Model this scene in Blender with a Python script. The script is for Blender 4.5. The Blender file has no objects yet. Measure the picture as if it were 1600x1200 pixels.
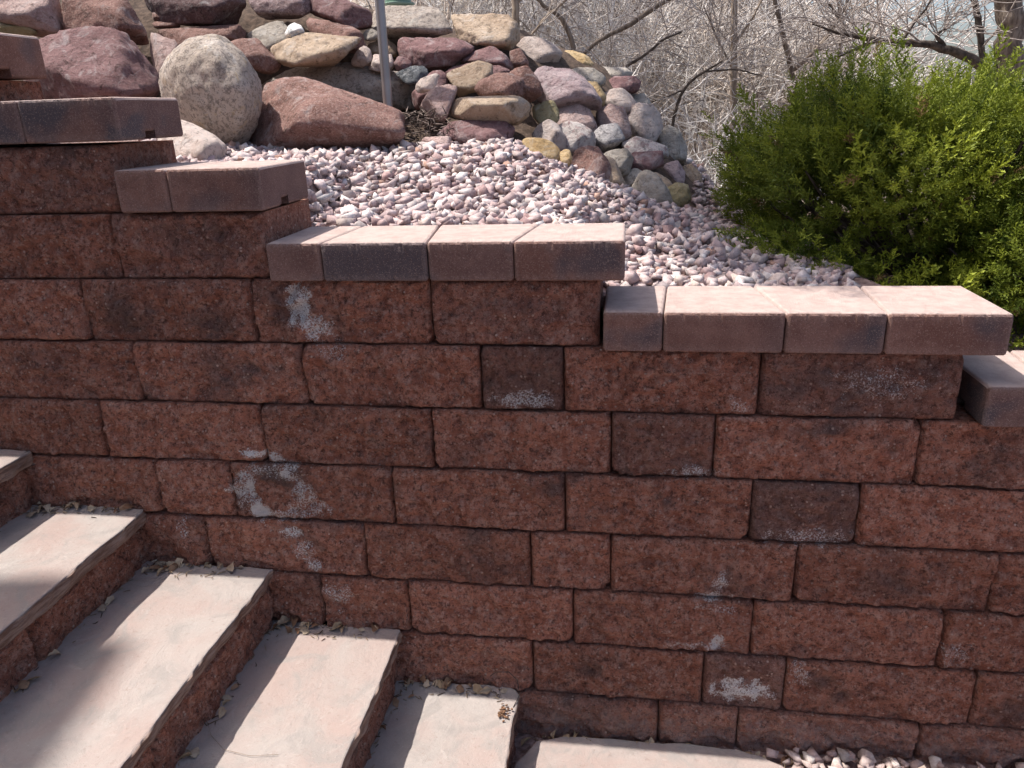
import bpy, bmesh, math, random
import numpy as np
from mathutils import Matrix, Vector

random.seed(7)
rng = np.random.default_rng(7)
scene = bpy.context.scene
COL = scene.collection

# ------------------------------------------------------------------ camera, sky, sun, exposure
F_PX, YAW, PITCH, ROLL = 1169.226, -0.153891, -0.351834, -0.034913
CAM = np.array([0.0, -1.608817, 0.043985])
def cam_axes():
    cy, sy = math.cos(YAW), math.sin(YAW); cp, sp = math.cos(PITCH), math.sin(PITCH)
    fwd = np.array([sy*cp, cy*cp, sp]); rt = np.array([cy, -sy, 0.0]); up = np.cross(rt, fwd)
    cr, sr = math.cos(ROLL), math.sin(ROLL)
    return cr*rt + sr*up, -sr*rt + cr*up, fwd
RT, UP, FW = cam_axes()
cd = bpy.data.cameras.new("camera"); cam = bpy.data.objects.new("camera", cd); COL.objects.link(cam)
cam.matrix_world = Matrix(((RT[0], UP[0], -FW[0], CAM[0]), (RT[1], UP[1], -FW[1], CAM[1]),
                           (RT[2], UP[2], -FW[2], CAM[2]), (0, 0, 0, 1)))
cd.sensor_fit = 'HORIZONTAL'; cd.sensor_width = 36.0; cd.lens = F_PX/1600*36
cd.clip_start = 0.02; cd.clip_end = 500
scene.camera = cam

SUN_DIR = Vector((0.50, -0.085, -1.0)).normalized()          # the way the light travels
w = bpy.data.worlds.new("World"); scene.world = w; w.use_nodes = True
wn = w.node_tree.nodes; wn.clear()
sky = wn.new('ShaderNodeTexSky'); sky.sky_type = 'NISHITA'; sky.sun_disc = False
sky.sun_elevation = math.asin(-SUN_DIR.z); sky.sun_rotation = math.atan2(-SUN_DIR.x, -SUN_DIR.y)
sky.dust_density = 3.5; sky.ozone_density = 0.2; sky.air_density = 0.8
bg = wn.new('ShaderNodeBackground'); bg.inputs[1].default_value = 0.138
wo = wn.new('ShaderNodeOutputWorld')
w.node_tree.links.new(sky.outputs[0], bg.inputs[0]); w.node_tree.links.new(bg.outputs[0], wo.inputs[0])
sd = bpy.data.lights.new("sun", 'SUN'); sd.energy = 4.2; sd.angle = math.radians(0.53); sd.color = (1.0, 0.95, 0.88)
so = bpy.data.objects.new("sun", sd); COL.objects.link(so)
so.rotation_euler = SUN_DIR.to_track_quat('-Z', 'Y').to_euler(); so.location = (-3, 1, 6)
vs = scene.view_settings
vs.view_transform = 'Standard'; vs.look = 'None'; vs.gamma = 1.0; vs.use_curve_mapping = False
vs.exposure = 0.68

# ------------------------------------------------------------------ helpers
def ray(px, py):
    return (px-800)/F_PX*RT - (py-600)/F_PX*UP + FW
def at_y(px, py, Y):
    d = ray(px, py); return CAM + (Y-CAM[1])/d[1]*d
def at_z(px, py, Z):
    d = ray(px, py); return CAM + (Z-CAM[2])/d[2]*d

def _hash(ix, iy, iz, seed):
    h = (ix*374761393 + iy*668265263 + iz*2147483647 + seed*974634777) & 0xffffffff
    h = ((h ^ (h >> 13))*1274126177) & 0xffffffff
    h = ((h ^ (h >> 16))*2246822519) & 0xffffffff
    return ((h ^ (h >> 15)) & 0xffffff)/float(0xffffff)
def vnoise(P, seed=0):
    P = np.asarray(P, float); I = np.floor(P).astype(np.int64); f = P-I
    u = f*f*f*(f*(f*6-15)+10); out = 0
    for dx in (0, 1):
        for dy in (0, 1):
            for dz in (0, 1):
                wgt = (u[..., 0] if dx else 1-u[..., 0])*(u[..., 1] if dy else 1-u[..., 1])*(u[..., 2] if dz else 1-u[..., 2])
                out = out + wgt*_hash(I[..., 0]+dx, I[..., 1]+dy, I[..., 2]+dz, seed)
    return out*2-1
def fbm(P, octv=4, seed=0, gain=0.5):
    P = np.asarray(P, float); o = 0; a = 1
    for i in range(octv):
        o = o + a*vnoise(P*2.0**i + 17.3*i, seed+i); a *= gain
    return o
def sstep(a, b, x):
    t = np.clip((x-a)/(b-a), 0, 1); return t*t*(3-2*t)

def add_mesh(name, V, F, mat, parent=None, smooth=False, attrs=None, colors=None):
    me = bpy.data.meshes.new(name)
    if isinstance(F, np.ndarray):
        nf, k = F.shape
        me.vertices.add(len(V)); me.vertices.foreach_set('co', np.asarray(V, np.float32).ravel())
        me.loops.add(nf*k); me.loops.foreach_set('vertex_index', F.astype(np.int32).ravel())
        me.polygons.add(nf); me.polygons.foreach_set('loop_start', np.arange(0, nf*k, k, dtype=np.int32))
        me.update(calc_edges=True); me.validate()
    else:
        me.from_pydata([tuple(map(float, v)) for v in V], [], [tuple(map(int, f)) for f in F]); me.update()
    if smooth is not False:
        arr = np.ones(len(me.polygons), bool) if smooth is True else np.asarray(smooth, bool)
        me.polygons.foreach_set('use_smooth', arr)
    for k, v in (attrs or {}).items():
        a = me.attributes.new(k, 'FLOAT', 'POINT'); a.data.foreach_set('value', np.asarray(v, np.float32))
    for k, v in (colors or {}).items():
        a = me.attributes.new(k, 'FLOAT_COLOR', 'POINT')
        a.data.foreach_set('color', np.concatenate([np.asarray(v, np.float32), np.ones((len(v), 1), np.float32)], 1).ravel())
    if mat: me.materials.append(mat)
    o = bpy.data.objects.new(name, me); COL.objects.link(o)
    if parent: o.parent = parent
    return o
def empty(name, loc=(0, 0, 0)):
    o = bpy.data.objects.new(name, None); o.empty_display_size = 0.1; COL.objects.link(o); o.location = loc
    return o
def tag(o, label=None, cat=None, group=None, kind=None):
    if label: o['label'] = label
    if cat: o['category'] = cat
    if group: o['group'] = group
    if kind: o['kind'] = kind
    return o
def recenter(o, base=None):
    """move the object's origin to the middle of its mesh (the base for tops) without moving the mesh"""
    me = o.data; n = len(me.vertices); co = np.empty(n*3, np.float32); me.vertices.foreach_get('co', co); co = co.reshape(-1, 3)
    c = (co.min(0)+co.max(0))/2
    if base: c[2] = co[:, 2].min()
    me.vertices.foreach_set('co', (co-c).ravel()); me.update(); o.location = [float(v) for v in c]
    return o

# tubes along polylines, joined into one vertex/face set
def tubes(lines, sides=3):
    Vs, Fs, off = [], [], 0
    ang = np.arange(sides)*2*math.pi/sides; ca, sa = np.cos(ang), np.sin(ang)
    for P, R in lines:
        P = np.asarray(P, float); n = len(P); R = np.broadcast_to(np.asarray(R, float), (n,))
        T = np.gradient(P, axis=0); T /= np.linalg.norm(T, axis=1, keepdims=True)+1e-9
        ref = np.array([0.31, 0.87, 0.38]) if abs(T[0] @ np.array([0.31, 0.87, 0.38])) < 0.9 else np.array([1., 0, 0])
        A = np.cross(T, ref); A /= np.linalg.norm(A, axis=1, keepdims=True)+1e-9
        B = np.cross(T, A)
        V = P[:, None] + R[:, None, None]*(ca[None, :, None]*A[:, None] + sa[None, :, None]*B[:, None])
        Vs.append(V.reshape(-1, 3))
        i = np.arange(n-1)[:, None]*sides; j = np.arange(sides)[None]; j2 = (j+1) % sides
        Fs.append(np.stack([i+j, i+j2, i+sides+j2, i+sides+j], -1).reshape(-1, 4)+off)
        off += n*sides
    return np.concatenate(Vs), np.concatenate(Fs)

# ------------------------------------------------------------------ materials
class NT:
    def __init__(s, name):
        s.m = bpy.data.materials.new(name); s.m.use_nodes = True; s.t = s.m.node_tree; s.n = s.t.nodes
        s.b = s.n['Principled BSDF']; s.out = s.n['Material Output']
        s.geo = s.n.new('ShaderNodeNewGeometry'); s.oi = s.n.new('ShaderNodeObjectInfo')
        s.b.inputs['Specular IOR Level'].default_value = 0.25
    def L(s, a, b): s.t.links.new(a, b)
    def pos(s, scale=(1, 1, 1), rand=0.0):
        mp = s.n.new('ShaderNodeMapping'); mp.inputs['Scale'].default_value = scale
        s.L(s.geo.outputs['Position'], mp.inputs[0])
        if rand:
            mm = s.n.new('ShaderNodeMath'); mm.operation = 'MULTIPLY'; mm.inputs[1].default_value = rand
            s.L(s.oi.outputs['Random'], mm.inputs[0]); s.L(mm.outputs[0], mp.inputs['Location'])
        return mp.outputs[0]
    def noise(s, scale, detail=4, rough=0.55, vec=None, dist=0.0):
        n = s.n.new('ShaderNodeTexNoise'); n.inputs['Scale'].default_value = scale
        n.inputs['Detail'].default_value = detail; n.inputs['Roughness'].default_value = rough; n.inputs['Distortion'].default_value = dist
        s.L(vec if vec else s.geo.outputs['Position'], n.inputs['Vector']); return n.outputs['Fac']
    def vor(s, scale, vec=None, feature='F1'):
        n = s.n.new('ShaderNodeTexVoronoi'); n.inputs['Scale'].default_value = scale; n.feature = feature
        s.L(vec if vec else s.geo.outputs['Position'], n.inputs['Vector']); return n
    def ramp(s, fac, lo, hi, a=0.0, b=1.0):
        n = s.n.new('ShaderNodeMapRange'); n.interpolation_type = 'SMOOTHSTEP'
        n.inputs['From Min'].default_value = lo; n.inputs['From Max'].default_value = hi
        n.inputs['To Min'].default_value = a; n.inputs['To Max'].default_value = b
        s.L(fac, n.inputs['Value']); return n.outputs[0]
    def math(s, op, a, b):
        n = s.n.new('ShaderNodeMath'); n.operation = op
        for i, v in enumerate((a, b)):
            if isinstance(v, (int, float)): n.inputs[i].default_value = v
            else: s.L(v, n.inputs[i])
        n.use_clamp = op in ('ADD', 'SUBTRACT') and False
        return n.outputs[0]
    def mix(s, fac, a, b, mode='MIX'):
        n = s.n.new('ShaderNodeMix'); n.data_type = 'RGBA'; n.blend_type = mode
        if isinstance(fac, (int, float)): n.inputs[0].default_value = fac
        else: s.L(fac, n.inputs[0])
        for i, v in ((6, a), (7, b)):
            if isinstance(v, tuple): n.inputs[i].default_value = (*v, 1)
            else: s.L(v, n.inputs[i])
        return n.outputs[2]
    def attr(s, name, col=False):
        n = s.n.new('ShaderNodeAttribute'); n.attribute_name = name
        return n.outputs['Color'] if col else n.outputs['Fac']
    def hsv(s, col, v=None, sat=1.0):
        n = s.n.new('ShaderNodeHueSaturation'); n.inputs['Saturation'].default_value = sat
        s.L(col, n.inputs['Color'])
        if v is not None: s.L(v, n.inputs['Value'])
        return n.outputs[0]
    def bump(s, h, strength=0.5, dist=0.01, prev=None):
        n = s.n.new('ShaderNodeBump'); n.inputs['Strength'].default_value = strength; n.inputs['Distance'].default_value = dist
        s.L(h, n.inputs['Height'])
        if prev: s.L(prev, n.inputs['Normal'])
        return n.outputs[0]
    def done(s, col, rough=0.9, normal=None):
        if isinstance(col, tuple): s.b.inputs['Base Color'].default_value = (*col, 1)
        else: s.L(col, s.b.inputs['Base Color'])
        if isinstance(rough, (int, float)): s.b.inputs['Roughness'].default_value = rough
        else: s.L(rough, s.b.inputs['Roughness'])
        if normal: s.L(normal, s.b.inputs['Normal'])
        return s.m

def block_mat():
    t = NT('split_face_block')
    v = t.pos(rand=40.0)
    big = t.noise(5.5, 4, 0.6, v, 0.4); mid = t.noise(24, 5, 0.62, v); fine = t.noise(190, 4, 0.7)
    col = t.mix(t.ramp(mid, 0.32, 0.68), (0.385, 0.142, 0.090), (0.585, 0.255, 0.172))
    col = t.mix(t.ramp(t.noise(52, 6, 0.8, v), 0.47, 0.62), col, (0.62, 0.355, 0.275))
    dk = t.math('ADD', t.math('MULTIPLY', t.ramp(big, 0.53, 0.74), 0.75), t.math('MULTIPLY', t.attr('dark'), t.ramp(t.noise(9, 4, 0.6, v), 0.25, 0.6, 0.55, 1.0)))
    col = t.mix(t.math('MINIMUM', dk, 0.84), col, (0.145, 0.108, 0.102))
    col = t.mix(t.ramp(t.noise(88, 6, 0.82, v), 0.38, 0.51, 0.85, 0.0), col, (0.11, 0.045, 0.034))
    col = t.mix(t.ramp(fine, 0.30, 0.47, 0.7, 0.0), col, (0.06, 0.03, 0.025))
    grit = t.vor(330); gsel = t.ramp(t.noise(120, 2), 0.45, 0.62)
    col = t.mix(t.math('MULTIPLY', t.ramp(grit.outputs['Distance'], 0.10, 0.40, 0.85, 0.0), gsel), col, (0.58, 0.40, 0.345))
    agg = t.vor(95); sel = t.n.new('ShaderNodeSeparateColor'); t.L(agg.outputs['Color'], sel.inputs[0])
    am = t.math('MULTIPLY', t.ramp(agg.outputs['Distance'], 0.20, 0.34, 1.0, 0.0), t.ramp(sel.outputs[0], 0.76, 0.82))
    col = t.mix(t.math('MULTIPLY', am, t.ramp(sel.outputs[1], 0, 1, .35, .95)), col, (0.68, 0.49, 0.41))
    ef = t.math('ADD', t.noise(240, 6, 0.8), t.math('MULTIPLY', t.attr('effl'), 0.17))
    ef = t.math('MULTIPLY', t.ramp(ef, 0.57, 0.66), t.ramp(t.attr('effl'), 0.05, 0.35))
    col = t.mix(t.math('MINIMUM', t.math('MULTIPLY', ef, 0.95), 0.92), col, (0.93, 0.90, 0.89))
    hz = t.math('MULTIPLY', t.attr('dust'), t.ramp(t.noise(45, 4, 0.7), 0.3, 0.7))
    col = t.mix(t.math('MULTIPLY', hz, 0.55), col, (0.42, 0.35, 0.34))
    val = t.ramp(t.oi.outputs['Random'], 0, 1, 0.86, 1.12)
    col = t.hsv(col, val)
    b = t.bump(t.noise(62, 7, 0.75), 1.0, 0.022)
    b = t.bump(t.math('ADD', fine, t.math('MULTIPLY', am, 0.6)), 1.0, 0.006, b)
    return t.done(col, 0.92, b)
def cap_mat():
    t = NT('cap_concrete'); v = t.pos(rand=30.0)
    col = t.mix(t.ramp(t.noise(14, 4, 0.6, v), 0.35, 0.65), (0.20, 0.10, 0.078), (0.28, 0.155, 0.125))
    ch = t.math('ADD', t.ramp(t.noise(7, 3, 0.5, v, 0.3), 0.52, 0.72, 0, 0.8), t.attr('dark'))
    col = t.mix(t.math('MINIMUM', ch, 0.9), col, (0.085, 0.08, 0.095))
    fine = t.noise(420, 3, 0.7)
    col = t.mix(t.ramp(t.noise(230, 5, 0.8), 0.36, 0.5, 0.6, 0.0), col, (0.10, 0.06, 0.052))
    col = t.mix(t.ramp(fine, 0.54, 0.66, 0.0, 0.5), col, (0.52, 0.38, 0.33))
    edge = t.math('MULTIPLY', t.attr('edge'), t.ramp(t.noise(160, 4, 0.7), 0.35, 0.55))
    col = t.mix(t.math('MULTIPLY', edge, 0.45), col, (0.42, 0.31, 0.27))
    col = t.mix(t.attr('top'), col, t.mix(t.ramp(t.noise(30, 5, 0.65), 0.3, 0.7), (0.48, 0.36, 0.325), (0.60, 0.475, 0.43)))  # cap tops coloured paler than the fronts: sunlight painted into the tone
    b = t.bump(t.noise(230, 5, 0.8), 0.9, 0.005); b = t.bump(t.noise(60, 5, 0.65), 0.4, 0.006, b)
    return t.done(col, 0.9, b)
def slab_mat():
    t = NT('sandstone_slab'); v = t.pos(rand=25.0)
    col = t.mix(t.ramp(t.noise(3.2, 5, 0.6, v, 0.6), 0.35, 0.65), (0.375, 0.29, 0.262), (0.385, 0.342, 0.318))
    col = t.mix(t.ramp(t.noise(9, 5, 0.65, v, 1.2), 0.46, 0.66, 0, 0.8), col, (0.31, 0.28, 0.262))
    col = t.mix(t.ramp(t.noise(26, 5, 0.7, v, 0.8), 0.56, 0.75, 0, 0.55), col, (0.455, 0.40, 0.37))
    col = t.mix(t.ramp(t.noise(70, 4, 0.7), 0.30, 0.42, 0.35, 0.0), col, (0.25, 0.18, 0.155))
    col = t.mix(t.attr('side'), col, t.mix(t.ramp(t.noise(9, 6, 0.7, t.pos((1.5, 1.5, 14))), .35, .65), (0.20, 0.115, 0.085), (0.42, 0.30, 0.245)))
    col = t.mix(t.ramp(t.noise(5, 6, 0.72, v, 0.6), 0.56, 0.72, 0, 0.35), col, (0.20, 0.165, 0.145))
    col = t.mix(t.ramp(t.noise(260, 3, 0.7), 0.62, 0.7, 0, 0.4), col, (0.55, 0.50, 0.46))
    b = t.bump(t.noise(9, 6, 0.65, None, 1.0), 0.4, 0.02); b = t.bump(t.noise(130, 6, 0.75), 0.55, 0.005, b); b = t.bump(t.math('MULTIPLY', t.attr('side'), t.noise(9, 6, 0.7, t.pos((1.5, 1.5, 16)))), 0.8, 0.02, b)
    return t.done(col, 0.82, b)
def rock_mat(name, c1, c2, speck=None, amt=0.5, spscale=120, lich=None, band=0.0, bs=0.6):
    t = NT(name); v = t.pos(rand=50.0)
    if band:
        v2 = t.pos((1.2, 1.2, 7.0), rand=50.0); n1 = t.noise(6, 5, 0.62, v2, 0.6)
    else: n1 = t.noise(8, 5, 0.62, v, 0.5)
    col = t.mix(t.ramp(n1, 0.33, 0.67), c1, c2)
    dark = tuple(x*0.45 for x in c1)
    col = t.mix(t.ramp(t.noise(38, 6, 0.75, v, 0.5), 0.36, 0.48, 0.85, 0.0), col, dark)
    pale = tuple(x*0.45+0.30 for x in c2)
    col = t.mix(t.ramp(t.noise(15, 6, 0.72, v, 0.8), 0.52, 0.68, 0.0, 0.6), col, pale)
    if speck:
        s = t.ramp(t.noise(spscale, 3, 0.75), 0.52, 0.60, 0, amt); col = t.mix(s, col, speck)
        s2 = t.ramp(t.noise(spscale*0.8, 3, 0.75, v), 0.60, 0.68, 0, amt); col = t.mix(s2, col, tuple(x*0.3 for x in c1))
    if lich:
        col = t.mix(t.ramp(t.noise(17, 6, 0.72, v, 0.6), 0.56, 0.66, 0, 0.85), col, lich)
    col = t.hsv(col, t.ramp(t.oi.outputs['Random'], 0, 1, 0.98, 1.32), 0.92)
    b = t.bump(t.noise(24, 8, 0.72, v, 0.4), bs, 0.05); b = t.bump(t.noise(130, 5, 0.75), 0.8, 0.007, b)
    return t.done(col, 0.88, b)
def attr_mat(name, rough=0.85, bscale=90, bstr=0.4, trans=0.0, spec=0.25):
    t = NT(name); c = t.attr('tint', True)
    col = t.mix(t.ramp(t.noise(bscale, 4, 0.7), 0.35, 0.65, 0.35, 0.0), c, t.hsv(c, None, 1.1)) if not trans else c
    if not trans:
        d = t.n.new('ShaderNodeMix'); d.data_type = 'RGBA'; d.blend_type = 'MULTIPLY'; t.L(t.ramp(t.noise(bscale, 4, 0.7), 0.3, 0.6, 0.55, 0.0), d.inputs[0]); t.L(c, d.inputs[6]); d.inputs[7].default_value = (0.5, 0.42, 0.4, 1); col = d.outputs[2]
    m = t.done(col, rough, t.bump(t.noise(bscale*1.5, 4, 0.7), bstr, 0.004) if bstr else None)
    t.b.inputs['Specular IOR Level'].default_value = spec
    if trans:
        tr = t.n.new('ShaderNodeBsdfTranslucent'); t.L(c, tr.inputs[0]); mx = t.n.new('ShaderNodeMixShader'); mx.inputs[0].default_value = trans
        t.L(t.b.outputs[0], mx.inputs[1]); t.L(tr.outputs[0], mx.inputs[2]); t.L(mx.outputs[0], t.out.inputs[0])
    return m
def plain_mat(name, c1, c2, scale=20, rough=0.85, bstr=0.4, metal=0.0, stretch=None):
    t = NT(name); v = t.pos(stretch) if stretch else None
    n = t.noise(scale, 5, 0.65, v)
    m = t.done(t.mix(t.ramp(n, 0.32, 0.68), c1, c2), rough, t.bump(n, bstr, 0.01) if bstr else None)
    t.b.inputs['Metallic'].default_value = metal
    return m
M_BLOCK, M_CAP, M_SLAB = block_mat(), cap_mat(), slab_mat()
M_GRAV = attr_mat('crushed_gravel'); M_LEAFJ = attr_mat('juniper_leaf', 0.6, trans=0.22, bstr=0, spec=0.3)
M_PINE = attr_mat('pine_needle', 0.7, trans=0.1, bstr=0); M_DRY = attr_mat('dry_leaf', 0.75, 60, 0.3)
M_TWIG = attr_mat('bare_twig', 0.8, 60, 0.0, spec=0.2)
M_SOIL = plain_mat('soil', (0.055, 0.038, 0.03), (0.13, 0.09, 0.068), 40, 0.95, 0.9)
M_GBASE = plain_mat('gravel_bed_grit', (0.16, 0.10, 0.09), (0.40, 0.29, 0.27), 55, 0.95, 1.0)
M_HILL = plain_mat('dead_grass_slope', (0.16, 0.125, 0.10), (0.34, 0.28, 0.23), 9, 0.95, 0.9)
M_BARK = plain_mat('grey_bark', (0.10, 0.075, 0.06), (0.26, 0.21, 0.17), 16, 0.9, 0.9, stretch=(3, 3, 0.6))
M_DBARK = plain_mat('dark_bark', (0.045, 0.035, 0.03), (0.14, 0.11, 0.09), 30, 0.9, 0.7)
M_TBARK = plain_mat('tan_bark', (0.20, 0.15, 0.11), (0.38, 0.31, 0.25), 20, 0.9, 0.6, stretch=(3, 3, 0.6))
M_METAL = plain_mat('pole_metal', (0.27, 0.245, 0.24), (0.33, 0.30, 0.295), 8, 0.42, 0.0, 0.75)
M_GREEN = plain_mat('green_glaze', (0.26, 0.38, 0.31), (0.32, 0.44, 0.37), 12, 0.45, 0.1)
M_PIPE = plain_mat('black_plastic', (0.012, 0.012, 0.013), (0.02, 0.02, 0.02), 30, 0.5, 0.2)
M_STUCCO = plain_mat('stucco', (0.50, 0.42, 0.34), (0.56, 0.48, 0.40), 60, 0.9, 0.3)
M_WOOD = plain_mat('stained_wood', (0.18, 0.10, 0.06), (0.26, 0.16, 0.10), 10, 0.7, 0.3, stretch=(1, 12, 12))

# ------------------------------------------------------------------ terrain behind the wall
H, S = 0.15, 0.012
def wall_y(z): return z*S/H
GX  = [-9, -2.0, -1.5, -1.30, -1.13, -0.88, -0.79, -0.13, -0.047, 0.66, 0.72, 2.0, 12]
GA  = [0.12, 0.10, 0.02, -0.075, -0.09, -0.10, -0.232, -0.238, -0.392, -0.398, -0.545, -0.75, -0.8]
BX  = [-9, -1.6, -1.33, -1.12, -0.93, -0.60, -0.38, -0.27, -0.06, 0.10, 0.25, 0.40, 0.8, 2.0, 12]
BZ  = [0.05, 0.02, -0.045, -0.078, -0.086, -0.074, -0.066, -0.125, -0.205, -0.277, -0.325, -0.385, -0.50, -0.62, -0.7]
TX  = [-9, -2.2, -1.2, -0.9, -0.45, -0.1, 0.08, 0.25, 0.40, 0.60, 12]
TZ  = [0.75, 0.62, 0.50, 0.40, 0.36, 0.20, 0.06, -0.16, -0.33, -0.45, -0.45]
def ground_z(x, y):
    a = np.interp(x, GX, GA); b = np.interp(x, BX, BZ); tz = np.interp(x, TX, TZ)
    z = a + (b-a)*sstep(0.22, 1.0, y)
    z = z + (tz-z)*sstep(1.16, 1.95, y)
    far = np.clip(y-2.6, 0, None)
    hill = -0.45 + 0.10*far*np.interp(x/np.maximum(y+1.6, 1), [-0.6, 0.02, 0.22, 0.34, 0.6], [2.6, 2.2, 1.0, -0.2, -0.6])
    z = z + (hill-z)*sstep(2.4, 3.8, y)
    return z
xs = np.concatenate([np.linspace(-90, -9, 14)[:-1], np.linspace(-9, -2.2, 24)[:-1], np.linspace(-2.2, 1.9, 190)[:-1], np.linspace(1.9, 12, 30)[:-1], np.linspace(12, 90, 14)])
ys = np.concatenate([np.linspace(0.05, 2.4, 86)[:-1], np.linspace(2.4, 14, 50)[:-1], np.linspace(14, 140, 20)])
XX, YY = np.meshgrid(xs, ys); ZZ = ground_z(XX, YY)
ZZ = ZZ + 0.012*fbm(np.stack([XX*6, YY*6, XX*0], -1), 3, 3)*(YY > 1.1) + 0.10*fbm(np.stack([XX*.7, YY*.7, XX*0], -1), 3, 5)*sstep(3, 6, YY)
nx, ny = len(xs), len(ys)
idx = np.arange(nx*ny).reshape(ny, nx)
FQ = np.stack([idx[:-1, :-1], idx[:-1, 1:], idx[1:, 1:], idx[1:, :-1]], -1).reshape(-1, 4)
g = add_mesh('ground', np.stack([XX, YY, ZZ], -1).reshape(-1, 3), FQ, M_SOIL, smooth=True); tag(g, kind='structure')
g.data.materials.append(M_GBASE); g.data.materials.append(M_HILL)
cy = YY[:-1, :-1].ravel(); cx = XX[:-1, :-1].ravel()
mi = np.where(cy > 2.2, 2, np.where((cy < 1.08) & (cx > -2), 1, 0)).astype(np.int32)
g.data.polygons.foreach_set('material_index', mi)

# lower ground at the foot of the wall and round the steps
LX = np.linspace(-0.6, 12, 64); LY = np.concatenate([np.linspace(-30, -1.5, 12)[:-1], np.linspace(-1.5, 0.05, 32)])
LXX, LYY = np.meshgrid(LX, LY); LZ = -1.474 + 0.018*sstep(0.30, 0.55, LXX) + 0.004*fbm(np.stack([LXX*9, LYY*9, LXX*0], -1), 2, 9)
li = np.arange(LXX.size).reshape(LXX.shape)
lg = add_mesh('lower_ground', np.stack([LXX, LYY, LZ], -1).reshape(-1, 3), np.stack([li[:-1, :-1], li[:-1, 1:], li[1:, 1:], li[1:, :-1]], -1).reshape(-1, 4), M_GBASE, smooth=True)
tag(lg, kind='structure')

# ------------------------------------------------------------------ retaining wall
wall = empty('retaining_wall', (0, 0, -1.5))
tag(wall, 'red-brown split-face block retaining wall stepping down beside the stone stairs', 'wall')
def W(px, py):
    d = ray(px, py); s = -(CAM[1]-S/H*CAM[2])/(d[1]-S/H*d[2]); return CAM + s*d
# white salt marks: (px, py, rx, ry, strength) in the photograph, put on the wall's plane
STAIN = [(470, 480, 22, 34, 1.0), (492, 512, 26, 22, .8), (460, 455, 10, 12, .9), (405, 708, 24, 6, 1.1), (428, 714, 16, 10, 1.0),
         (470, 765, 14, 30, .75), (490, 790, 30, 18, .55), (455, 832, 22, 10, .8), (478, 862, 20, 28, .5), (490, 885, 14, 10, .7),
         (530, 925, 22, 26, .55), (290, 822, 16, 22, .4), (815, 622, 48, 14, .65), (870, 470, 60, 30, .12), (1085, 738, 44, 9, .6), (1260, 838, 60, 18, .45),
         (1125, 905, 10, 20, .7), (1115, 930, 26, 8, .8), (1122, 948, 30, 10, .5), (1122, 1002, 11, 20, 1.15), (1080, 1008, 40, 7, .5), (1155, 1078, 42, 22, 1.0),
         (1150, 632, 16, 14, .45), (1380, 600, 70, 30, .3), (1250, 1052, 16, 26, .5), (1490, 1020, 26, 24, .35), (520, 548, 30, 16, .35), (1300, 1150, 160, 20, .16)]
SW = [(W(a, b), rx*0.00158, ry*0.00158, s) for a, b, rx, ry, s in STAIN]
RC = W(430, 766)
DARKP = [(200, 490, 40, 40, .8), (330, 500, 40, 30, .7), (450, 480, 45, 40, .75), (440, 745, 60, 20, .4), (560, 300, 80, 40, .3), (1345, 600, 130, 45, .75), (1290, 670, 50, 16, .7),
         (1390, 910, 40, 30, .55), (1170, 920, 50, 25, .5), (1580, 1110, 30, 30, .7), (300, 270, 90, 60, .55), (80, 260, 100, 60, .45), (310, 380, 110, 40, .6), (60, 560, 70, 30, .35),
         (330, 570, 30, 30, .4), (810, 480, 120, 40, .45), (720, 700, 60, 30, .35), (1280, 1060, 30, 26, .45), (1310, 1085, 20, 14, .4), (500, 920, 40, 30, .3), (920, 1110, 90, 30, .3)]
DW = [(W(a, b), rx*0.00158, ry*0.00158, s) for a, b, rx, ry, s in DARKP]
def stain(X, Z):
    P = np.stack([X*60, Z*60, X*0], -1); wob = 0.45*fbm(P, 3, 11)
    e = np.zeros_like(X)
    for c, rx, ry, s in SW:
        d = np.sqrt(((X-c[0])/rx)**2 + ((Z-c[2])/ry)**2) + wob
        e = np.maximum(e, s*(1-sstep(0.35, 1.35, d)))
    dx = (X-RC[0])/(54*.00158); dz = (Z-RC[2])/(40*.00158); rr = np.sqrt(dx*dx+dz*dz); th = np.arctan2(dz, dx)
    wgt = np.where((th > 1.2) & (th < 1.9), .35, 1.0)
    wgt = wgt*np.where((th > -.9) & (th < 1.2), .75, 1.0)*np.clip(.85+.9*fbm(np.stack([X*26, Z*26, X*0+3], -1), 2, 15), .5, 1.3)
    return np.maximum(e, wgt*1.2*(1-sstep(0.05, 0.48, np.abs(rr-1)+0.35*wob)))
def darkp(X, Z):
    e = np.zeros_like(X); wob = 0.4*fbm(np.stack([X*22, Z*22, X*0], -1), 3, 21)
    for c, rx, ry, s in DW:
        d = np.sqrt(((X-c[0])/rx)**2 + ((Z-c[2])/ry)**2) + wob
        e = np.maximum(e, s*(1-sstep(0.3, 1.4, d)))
    return e
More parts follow.
